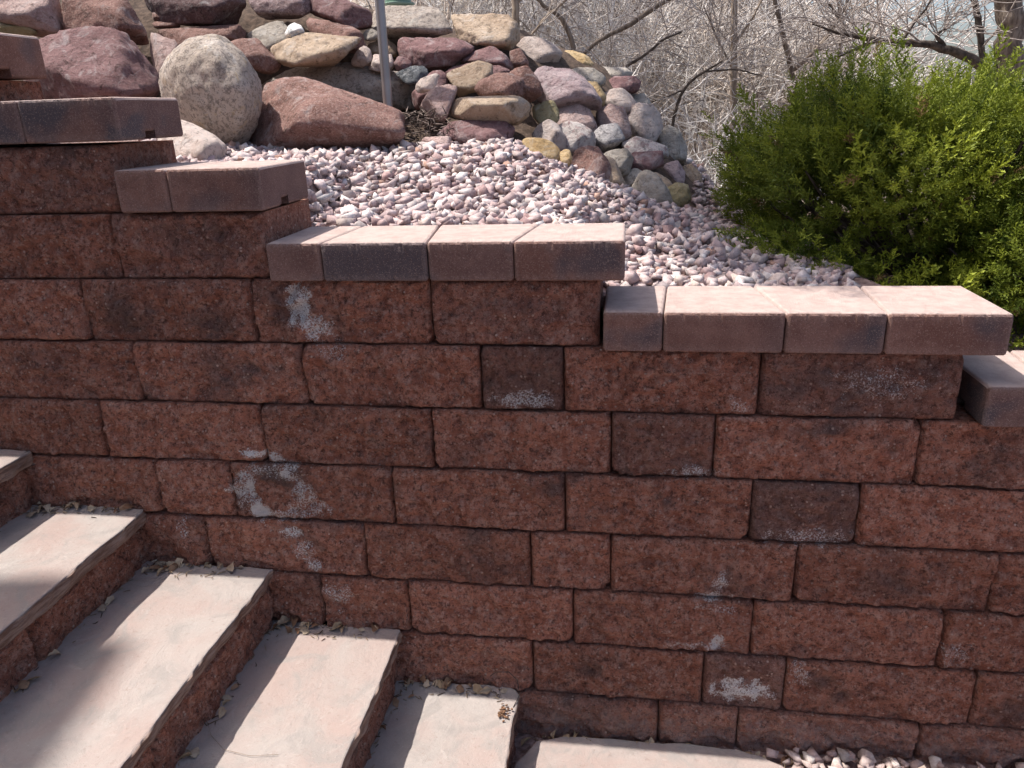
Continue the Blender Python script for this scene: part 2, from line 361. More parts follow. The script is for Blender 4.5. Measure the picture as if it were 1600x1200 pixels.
def make_block(name, x0, x1, z0, z1, yf, parent, dark=0.0, depth=0.25, seed=0, axis='x', step=0.0055, dust=None):
    """a split-face block: rough front at yf looking to -y (axis x) with worn, chamfered arrises"""
    gap = 0.0011
    x0 += gap; x1 -= gap; z0 += 0.0008; z1 -= 0.0012
    n, m = max(6, int((x1-x0)/step)), max(6, int((z1-z0)/step))
    u, v = np.linspace(x0, x1, n), np.linspace(z0, z1, m); X, Z = np.meshgrid(u, v)
    SEED = seed*13.7
    P = np.stack([X, Z, X*0+SEED], -1)
    wob = 0.0025*fbm(P*70, 2, 1)
    dxe = np.minimum(X-x0, x1-X)+wob; dze = np.minimum(Z-z0, z1-Z)+wob
    edge = (1-sstep(-.1, 1.0, dxe/0.0065))*0.009 + (1-np.sqrt(np.clip(1-(1-np.clip(dze/0.0025, 0, 1))**2, 0, 1)))*0.0025
    body = 0.0085*fbm(P*np.array([11, 14, 1]), 3, 2) + 0.0058*(1-2*np.abs(fbm(P*np.array([16, 22, 1])+0.6*vnoise(P*9, 5)[..., None], 3, 3))) + 0.0042*fbm(P*70, 3, 4)
    inn = sstep(0.0, 0.008, np.minimum(dxe, dze))
    Y = yf + edge - body*inn - 0.004*inn
    # chipped corners
    r = np.random.default_rng(seed+5)
    for _ in range(2):
        ccx, ccz = r.choice([x0, x1]), r.choice([z0, z1]); rad = r.uniform(0.006, 0.024)
        d = np.sqrt((X-ccx)**2+(Z-ccz)**2)+0.004*fbm(P*90, 2, 6); Y = Y + 0.016*(1-sstep(0.3*rad, rad, d))
    V = [np.stack([X, Y, Z], -1).reshape(-1, 3)]
    I = np.arange(n*m).reshape(m, n)
    F = [tuple(q) for q in np.stack([I[:-1, :-1], I[:-1, 1:], I[1:, 1:], I[1:, :-1]], -1).reshape(-1, 4)]
    ns = len(F)
    loop = np.concatenate([I[0, :], I[1:, -1], I[-1, -2::-1], I[-2:0:-1, 0]])
    B0 = V[0][loop].copy(); B0[:, 1] = yf+0.03; B1 = B0.copy(); B1[:, 1] = yf+depth
    k = len(loop); o = n*m
    V += [B0, B1]
    for i in range(k):
        j = (i+1) % k
        F.append((loop[i], o+i, o+j, loop[j])); F.append((o+i, o+k+i, o+k+j, o+j))
    F.append(tuple(o+k+i for i in range(k)))
    V = np.concatenate(V)
    ex, ez = V[:, 0].copy(), V[:, 2].copy()
    at = {'effl': stain(ex, ez), 'dark': np.maximum(dark, darkp(ex, ez))} if axis == 'x' else {'effl': ex*0, 'dark': ex*0+dark}
    at['dust'] = dust(V) if dust else ex*0
    if axis == 'y':                       # turn to look along +x: (x, y) -> (-y, x)
        V = np.stack([-V[:, 1], V[:, 0], V[:, 2]], -1)
    sm = np.zeros(len(F), bool); sm[:ns] = True
    ob = add_mesh(name, V, F, M_BLOCK, None, sm, at)
    recenter(ob); ob.parent = parent; ob.matrix_parent_inverse = Matrix.Translation(-Vector(parent.location))
    return ob
C = {-1: [-2.40, -1.985, -1.477], 0: [-2.375, -1.96, -1.545, -1.133], 1: [-1.998, -1.583, -1.167, -0.788],
     2: [-2.106, -1.69, -1.274, -0.843, -0.421, -0.047], 3: [-1.995, -1.579, -1.163, -0.734, -0.314, -0.126, 0.295, 0.698],
     4: [-2.11, -1.694, -1.278, -0.855, -0.433, -0.019, 0.208, 0.632, 1.048, 1.44], 5: [-1.98, -1.565, -1.15, -0.954, -0.539, -0.124, 0.296, 0.525, 0.94, 1.355, 1.77],
     6: [-1.457, -1.041, -0.62, -0.207, -0.016, 0.403, 0.823, 1.24, 1.655], 7: [-1.16, -0.745, -0.518, -0.105, 0.317, 0.734, 1.15, 1.57],
     8: [-0.62, -0.206, 0.211, 0.402, 0.823, 1.24, 1.655], 9: [-0.31, 0.108, 0.300, 0.715, 1.13, 1.545]}
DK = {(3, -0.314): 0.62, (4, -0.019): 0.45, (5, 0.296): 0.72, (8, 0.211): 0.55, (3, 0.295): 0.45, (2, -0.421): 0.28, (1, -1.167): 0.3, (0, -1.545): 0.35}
sd_ = 0
for k_ in (-1, 0, 1, 2, 3, 4): C[k_] = [C[k_][0]-0.416*q for q in (3, 2, 1)]+C[k_]
C[-2] = [-3.45, -3.03, -2.62, -2.21, -1.80]; C[-3] = [-3.65, -3.24, -2.82, -2.41]
def wdust(V): return np.clip(sstep(-1.28, -1.47, V[:, 2])*0.8 + 0.9*sstep(0.09, 0.0, np.abs(V[:, 2]+1.42+0.0*V[:, 0]))*0.4, 0, 1)
for k, xs_ in C.items():
    for a, b in zip(xs_[:-1], xs_[1:]):
        sd_ += 1
        make_block('wall_block', a, b, -(k+1)*H, -k*H, -S*(k+0.5)+random.uniform(-.0018, .0018), wall, DK.get((k, a), 0.0), seed=sd_, dust=wdust if k >= 8 else None)

def make_cap(x0, x1, b0, b1, zb, yf, dark=0.0, seed=0, hgt=0.088, dep=0.252, dark_end=0.0):
    """a cap block: profile with a groove underneath, lofted along x; b0/b1 skew the back corners"""
    bv = 0.0042
    prof = [(0+bv, 0), (0.085, 0), (0.085, 0.017), (0.135, 0.017), (0.135, 0), (dep-bv, 0), (dep, bv), (dep, hgt-bv), (dep-bv*.4, hgt-bv*.4), (dep-bv, hgt)]
    prof += [(dep*(1-t), hgt) for t in (.25, .5, .75)] + [(0.03, hgt), (bv*1.6, hgt), (bv*.5, hgt-bv*.45), (0, hgt-bv*1.3)] + [(0, hgt*t) for t in (.75, .5, .25)] + [(0, bv), (bv*.35, bv*.35)]
    prof = np.array(prof); n = len(prof)
    ctr = np.array([dep/2, hgt/2])
    xs2 = np.concatenate([[x0, x0+0.0022, x0+0.006], np.arange(x0+0.012, x1-0.010, 0.0045), [x1-0.006, x1-0.0022, x1]]); ins = np.zeros(len(xs2))
    ins[0] = ins[-1] = 0.006; ins[1] = ins[-2] = 0.002
    V, top, edge, drk = [], [], [], []
    L = x1-x0
    for i, x in enumerate(xs2):
        q = prof + np.sign(ctr-prof)*np.minimum(np.abs(ctr-prof), ins[i])
        t = (x-x0)/L
        xx = x + (b0*(1-t)+b1*t)*q[:, 0]/dep
        P = np.stack([xx, q[:, 0], q[:, 1]], -1)
        front = (prof[:, 0] < bv*2)
        crumb = np.where(front & (prof[:, 1] > hgt*.85), 1.0, np.where(front & (prof[:, 1] < hgt*.12), 0.7, 0.15))
        nn = fbm(np.stack([P[:, 0]*190+seed*9, P[:, 1]*190, P[:, 2]*190], -1), 3, seed)
        P[:, 1] += np.clip(nn, 0, 1)*0.0024*crumb; P[:, 2] -= np.clip(nn, 0, 1)*0.0016*crumb*(prof[:, 1] > hgt*.5)
        P[:, 1] += yf; P[:, 2] += zb
        V.append(P)
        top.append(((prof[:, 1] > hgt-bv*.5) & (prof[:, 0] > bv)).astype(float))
        e = ((crumb > .5)).astype(float)*0.55
        if ins[i] > 0 or i in (2, len(xs2)-3): e = np.maximum(e, .45*(prof[:, 0] < dep-.01))
        edge.append(e); drk.append(np.full(n, max(dark, dark_end*sstep(.6, 1, t))))
    ns = len(xs2); F = []
    for i in range(ns-1):
        for j in range(n):
            j2 = (j+1) % n; F.append((i*n+j, (i+1)*n+j, (i+1)*n+j2, i*n+j2))
    for i0 in (0, ns-1):                     # end faces with vertices of their own
        F.append(tuple(len(V)*n+j for j in range(n))); V.append(V[i0].copy()); top.append(np.zeros(n)); edge.append(np.zeros(n)); drk.append(drk[i0])
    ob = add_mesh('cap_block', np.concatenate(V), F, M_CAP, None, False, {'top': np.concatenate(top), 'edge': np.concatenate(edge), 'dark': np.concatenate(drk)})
    bm = bmesh.new(); bm.from_mesh(ob.data); bmesh.ops.recalc_face_normals(bm, faces=bm.faces); bm.to_mesh(ob.data); bm.free()
    recenter(ob); ob.parent = wall; ob.matrix_parent_inverse = Matrix.Translation(-Vector(wall.location))
    return ob
CAPS = [(-2, 0.4505, [(-3.66, -3.45, 0, .02, .1, 0), (-3.448, -3.2, .02, -.03, .3, 0), (-3.198, -3.0, -.03, .02, 0, 0), (-2.998, -2.75, .02, -.03, .2, 0), (-2.748, -2.38, -.03, 0, 0, .3)], 0.09),
    (-1, 0.3005, [(-2.41, -2.2, 0, .02, .1, 0), (-2.198, -1.98, .02, -.02, .4, 0), (-1.978, -1.76, -.02, 0, 0, .2)], 0.09),
      # row, [(x0, x1, b0, b1, dark, dark_end)]
    (0, 0.152, [(-2.02, -1.80, .02, -.02, .1, 0), (-1.80, -1.43, -.02, 0, 0, .0)], 0.096),
    (1, 0.006, [(-1.72, -1.53, 0, .02, .2, 0), (-1.53, -1.318, .02, -.02, .55, 0), (-1.318, -1.085, -.02, 0, 0.1, .45)], 0.090),
    (2, -0.147, [(-1.116, -0.993, 0, .02, 0.0, 0), (-0.991, -0.774, .02, 0, .05, .45)], 0.092),
    (3, -0.3, [(-0.779, -0.654, 0, .015, .22, 0), (-0.652, -0.415, .015, -.03, .85, .2), (-0.413, -0.230, -.03, .03, .25, 0), (-0.228, 0.004, .03, 0, .0, .1)], 0.084),
    (4, -0.4505, [(-0.039, 0.084, 0, .02, 0, 0), (0.086, 0.331, .02, -.03, .05, .35), (0.334, 0.526, -.03, .013, .12, .5), (0.528, 0.760, .013, 0, .0, .4)], 0.086),
    (5, -0.6, [(0.733, 0.858, 0, .02, .35, .3), (0.86, 1.10, .02, -.03, .1, 0), (1.103, 1.30, -.03, .02, .5, 0), (1.302, 1.47, .02, 0, 0, 0)], 0.088)]
for row, zb, lst, hg in CAPS:
    for i, (a, b, c0, c1, dk, de) in enumerate(lst):
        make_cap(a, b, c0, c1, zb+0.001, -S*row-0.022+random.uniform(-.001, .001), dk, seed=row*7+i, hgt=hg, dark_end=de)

# ------------------------------------------------------------------ steps
def make_slab(parent, x_front, x_back, y0, y1, ztop, seed, th=0.042, corner=0.012, irregular=None):
    if irregular is None:
        pts = []
        def seg(a, b, n, amp, fr, nrm):
            for i in range(n):
                t = i/n; p = np.array(a)*(1-t)+np.array(b)*t
                s = amp*fbm(np.array([[p[0]*fr+seed*3.1, p[1]*fr, seed]]), 4, seed)[0]
                pts.append(p + s*np.array(nrm))
        c = corner
        seg((x_back, y0), (x_front, y0), 30, .004, 12, (0, 1)); seg((x_front, y0), (x_front, y1-c), 170, .0055, 4, (1, 0))
        seg((x_front, y1-c), (x_front-c*.35, y1-c*.35), 3, 0, 1, (1, 0)); seg((x_front-c*.35, y1-c*.35), (x_front-c, y1), 3, 0, 1, (0, 1))
        seg((x_front-c, y1), (x_back, y1), 50, .005, 14, (0, 1)); seg((x_back, y1), (x_back, y0), 30, .002, 12, (1, 0))
        O = np.array(pts)
    else:
        O = irregular
    n = len(O)
    nrm = np.roll(O, -1, 0)-np.roll(O, 1, 0); nrm = np.stack([nrm[:, 1], -nrm[:, 0]], -1); nrm /= np.linalg.norm(nrm, axis=1, keepdims=True)+1e-9
    lev = [(0, -.004), (-.0012, -.0012), (-.005, .0), (-th*.35, .0), (-th*.6, .0), (-th*.85, -.002), (-th, -.006)]
    V = []; side = []
    for li_, (dz, off) in enumerate(lev):
        P3 = np.concatenate([O*28, np.full((n, 1), dz*45+seed)], 1)
        rg = (0.0034*fbm(P3, 4, seed+3) - 0.0022*(1-2*np.abs(fbm(P3*.8, 3, seed+8))))*(1 if li_ > 1 else .25)
        Q = O + nrm*(off + rg)[:, None]
        V.append(np.concatenate([Q, np.full((n, 1), ztop+dz)], 1)); side.append(np.full(n, 0.0 if li_ < 2 else 1.0))
    V = np.concatenate(V); F = []
    for l in range(len(lev)-1):
        for i in range(n):
            j = (i+1) % n; F.append((l*n+j, l*n+i, (l+1)*n+i, (l+1)*n+j))
    F.append(tuple(range(n))); F.append(tuple((len(lev)-1)*n+i for i in range(n))[::-1])
    ob = add_mesh('tread', V, F, M_SLAB, None, False, {'side': np.concatenate(side)})
    bm = bmesh.new(); bm.from_mesh(ob.data); bmesh.ops.recalc_face_normals(bm, faces=bm.faces); bm.to_mesh(ob.data); bm.free()
    recenter(ob); ob.parent = parent; ob.matrix_parent_inverse = Matrix.Translation(-Vector(parent.location))
    return ob
STEP = [(-2.145, -0.435, 'upper sandstone step left of the view, first of the flight'), (-1.82, -0.585, 'upper sandstone step just left of the view, second of the flight'),
        (-1.495, -0.735, 'pink sandstone step with only its corner showing at left edge, highest step in view'),
        (-1.200, -0.885, 'grey-pink stone step below the highest, dry leaves behind its tread'),
        (-0.868, -1.036, 'long greyish sandstone step with soft broad shadow, third step in view from the top'),
        (-0.541, -1.188, 'rosy pink sandstone step between the lowest and the long greyish one'),
        (-0.238, -1.336, 'pale cream sandstone step with brown seed cluster at its corner, lowest of the flight')]
Y_NEAR = -1.52
for i, (xf, zt, lab) in enumerate(STEP):
    st = empty('stone_step', (xf-0.15, -0.8, zt-0.15)); tag(st, lab, 'step', 'stone steps beside the wall')
    ye = -S*(2.5+i)-0.006
    make_slab(st, xf, xf-0.372, Y_NEAR, ye, zt, 29+i, th=0.040 if i != 4 else 0.036, corner=[.004, .004, .004, .006, .006, .008, .026][i])
    zb = zt-0.040; zl = (STEP[i+1][1] if i < 6 else -1.475)-0.02
    cuts = [[-1.52, -1.1, -.6], [-1.52, -.95, -.5], [-1.52, -1.1, -.69, -.27], [-1.5, -1.05, -.47], [-1.52, -1.0, -.60], [-1.5, -1.02, -.62], [-1.5, -1.1, -.68]][i]
    cuts = cuts+[ye-0.004]
    for a, b in zip(cuts[:-1], cuts[1:]):
        make_block('riser_block', a, b, zl, zb-0.001, -(xf-0.022), st, dark=random.uniform(0.0, .35), depth=0.22, seed=200+i*9+int(a*-10), axis='y', step=0.008)
# flagstone at the foot of the flight
fl = np.array([at_z(a, b, -1.452)[:2] for a, b in [(838, 1156), (880, 1150), (960, 1154), (1060, 1162), (1150, 1170), (1185, 1180), (1222, 1196), (1262, 1222), (1290, 1300), (1180, 1400), (1000, 1420), (860, 1330), (790, 1235), (806, 1190)]])
fl = fl[::-1]
def densify(O, n, amp, seed):
    out = []
    for i in range(len(O)):
        a, b = O[i], O[(i+1) % len(O)]
        for k in range(n): out.append(a+(b-a)*k/n)
    out = np.array(out); out += amp*np.stack([fbm(np.c_[out*18, np.full(len(out), 1.)], 3, seed), fbm(np.c_[out*18, np.full(len(out), 5.)], 3, seed)], -1)
    return out
ff = empty('flagstone', (0.1, -0.4, -1.49)); tag(ff, 'pale flat flagstone on the ground at foot of the steps', 'flagstone')
fs = make_slab(ff, 0, 0, 0, 0, -1.4505, 77, th=0.038, irregular=densify(fl, 8, 0.004, 4)); fs.name = 'slab'

# ------------------------------------------------------------------ rockery
ICO = {}
def ico(sub):
    if sub not in ICO:
        bm = bmesh.new(); bmesh.ops.create_icosphere(bm, subdivisions=sub, radius=1.0)
        V = np.array([v.co[:] for v in bm.verts]); V /= np.linalg.norm(V, axis=1, keepdims=True)
        ICO[sub] = (V, np.array([[v.index for v in f.verts] for f in bm.faces])); bm.free()
    return ICO[sub]
def hull_planes(P, merge=0.985):
    bm = bmesh.new()
    for p in P: bm.verts.new(p)
    bmesh.ops.convex_hull(bm, input=bm.verts); bm.normal_update()
    N = []; Hh = []
    fs_ = sorted([f for f in bm.faces if f.calc_area() > 1e-9], key=lambda f: -f.calc_area())
    for f in fs_:
        nrm = np.array(f.normal[:]); h = nrm @ np.array(f.verts[0].co[:])
        if h < 0: nrm, h = -nrm, -h
        if h < 1e-5: continue
        if any(nrm @ q > merge and abs(h-hh) < 0.08*h for q, hh in zip(N, Hh)): continue
        N.append(nrm); Hh.append(h)
    bm.free(); return np.array(N), np.array(Hh)
def make_rock(name, poly, Y, mat, label, seed, rough=0.05, p=24, thick=None, sub=None, cat='rock', lean=0.6):
    Q = np.array([at_y(a, b, Y) for a, b in poly]); c = Q.mean(0); Q = c+(Q-c)*1.05; r = np.random.default_rng(seed)
    big = max(q[0] for q in poly)-min(q[0] for q in poly); sub = 5 if big > 100 else 4
    rnd = p < 11.5; p = p*1.3 if rnd else p*3.6
    ext = Q.max(0)-Q.min(0); wd, ht = ext[0], ext[2]
    t = thick or 0.48*math.sqrt(wd*ht)*1.15
    vd = c-CAM; vd[2] = 0; vd /= np.linalg.norm(vd)
    pts = [Q-c]
    for sc, dp in ((.86, .34), (.55, .52)):
        for sg in (-1, 1):
            J = 1+r.uniform(-.10, .06, len(Q))
            q = (Q-c)*sc*J[:, None] + sg*vd*(t*dp*2*r.uniform(.82, 1.08, len(Q)))[:, None]
            if sg < 0: q[:, 2] -= lean*ht*(dp+.3)*(q[:, 2] > 0)
            pts.append(q[r.random(len(Q)) < .75] if rnd else q[r.choice(len(Q), min(len(Q), 5), replace=False)])
    N, Hh = hull_planes(np.concatenate(pts), .985 if rnd else .955)
    D, F = ico(sub)
    pts_ = np.concatenate(pts)
    for _ in range(9 if rnd else 7):        # broken faces
        q = r.normal(size=3)*np.array([1, 1, .9]); q /= np.linalg.norm(q)
        N = np.vstack([N, q]); Hh = np.append(Hh, (pts_ @ q).max()*(r.uniform(.86, .97) if rnd else r.uniform(.62, .90)))
    a = np.clip(D @ N.T, 0, None)/Hh[None]
    rad = (a**p).sum(1)**(-1/p)
    V = D*rad[:, None]
    # keep the traced extents
    for ax in (0, 2):
        lo, hi = V[:, ax].min(), V[:, ax].max(); L0, L1 = (Q-c)[:, ax].min(), (Q-c)[:, ax].max()
        V[:, ax] = L0 + (V[:, ax]-lo)/(hi-lo)*(L1-L0)
    size = math.sqrt(wd*ht)
    Pn = (V+c)
    nz = (0.8 if rnd else 0.3)*fbm(Pn*(2.6/size)+seed, 3, seed) + 0.8*(1-2*np.abs(fbm(Pn*(3.6/size)+seed*2.3, 4, seed+1, .6))) + 0.45*fbm(Pn*42, 4, seed+2, .6)
    V = V*(1 + (rough*nz*0.75)[:, None])
    o = add_mesh(name, V, F, mat, smooth=True); o.location = [float(x) for x in c]
    # facet-keeping shading
    tag(o, label, cat, 'stacked rocks of the rockery')
    return o
RM = {
 'maroon': rock_mat('maroon_sandstone', (0.17, 0.082, 0.082), (0.25, 0.135, 0.135), (0.34, 0.24, 0.23), .3, band=1),
 'darkm': rock_mat('dark_maroon_stone', (0.085, 0.048, 0.05), (0.15, 0.085, 0.085), (0.3, 0.25, 0.24), .3, band=1),
 'red': rock_mat('red_granite', (0.175, 0.085, 0.068), (0.27, 0.145, 0.12), (0.40, 0.28, 0.24), .45, 140),
 'pink': rock_mat('pink_granite', (0.37, 0.235, 0.21), (0.49, 0.345, 0.315), (0.58, 0.47, 0.44), .45, 120),
 'purple': rock_mat('purple_sandstone', (0.36, 0.25, 0.26), (0.47, 0.355, 0.36), (0.52, 0.43, 0.43), .35, 110, band=1),
 'tan': rock_mat('tan_sandstone', (0.35, 0.245, 0.165), (0.47, 0.355, 0.255), (0.56, 0.45, 0.36), .3, 90),
 'beige': rock_mat('beige_lichen_stone', (0.42, 0.345, 0.29), (0.53, 0.45, 0.39), (0.16, 0.13, 0.12), .55, 70, lich=(0.57, 0.52, 0.46)),
 'grey': rock_mat('speckled_grey_granite', (0.36, 0.295, 0.245), (0.46, 0.385, 0.33), (0.15, 0.125, 0.115), .7, 85, lich=(0.42, 0.315, 0.205)),
 'ochre': rock_mat('ochre_stone', (0.40, 0.255, 0.105), (0.52, 0.37, 0.19), (0.60, 0.48, 0.30), .3, 90),
 'olive': rock_mat('olive_stone', (0.27, 0.22, 0.10), (0.38, 0.31, 0.17), (0.45, 0.40, 0.28), .3, 80),
 'blue': rock_mat('blue_black_stone', (0.055, 0.062, 0.072), (0.10, 0.108, 0.12), (0.45, 0.45, 0.46), .25, 40),
 'slate': rock_mat('grey_slaty_stone', (0.33, 0.285, 0.24), (0.45, 0.395, 0.34), (0.47, 0.43, 0.39), .3, 70, band=1),
 'white': rock_mat('white_quartz', (0.72, 0.70, 0.68), (0.82, 0.81, 0.79)),
 'mottle': rock_mat('mottled_stone', (0.46, 0.40, 0.375), (0.56, 0.50, 0.47), (0.24, 0.13, 0.13), .55, 45, lich=(0.26, 0.15, 0.15)),
 'lpink': rock_mat('pale_pink_stone', (0.47, 0.365, 0.32), (0.58, 0.475, 0.425), (0.60, 0.52, 0.48), .35, 90),
 'bgranite': rock_mat('blue_grey_granite', (0.33, 0.305, 0.305), (0.43, 0.405, 0.405), (0.12, 0.11, 0.12), .6, 110),
 'dgranite': rock_mat('dark_pink_granite', (0.16, 0.105, 0.105), (0.24, 0.165, 0.165), (0.40, 0.32, 0.32), .5, 95),
}
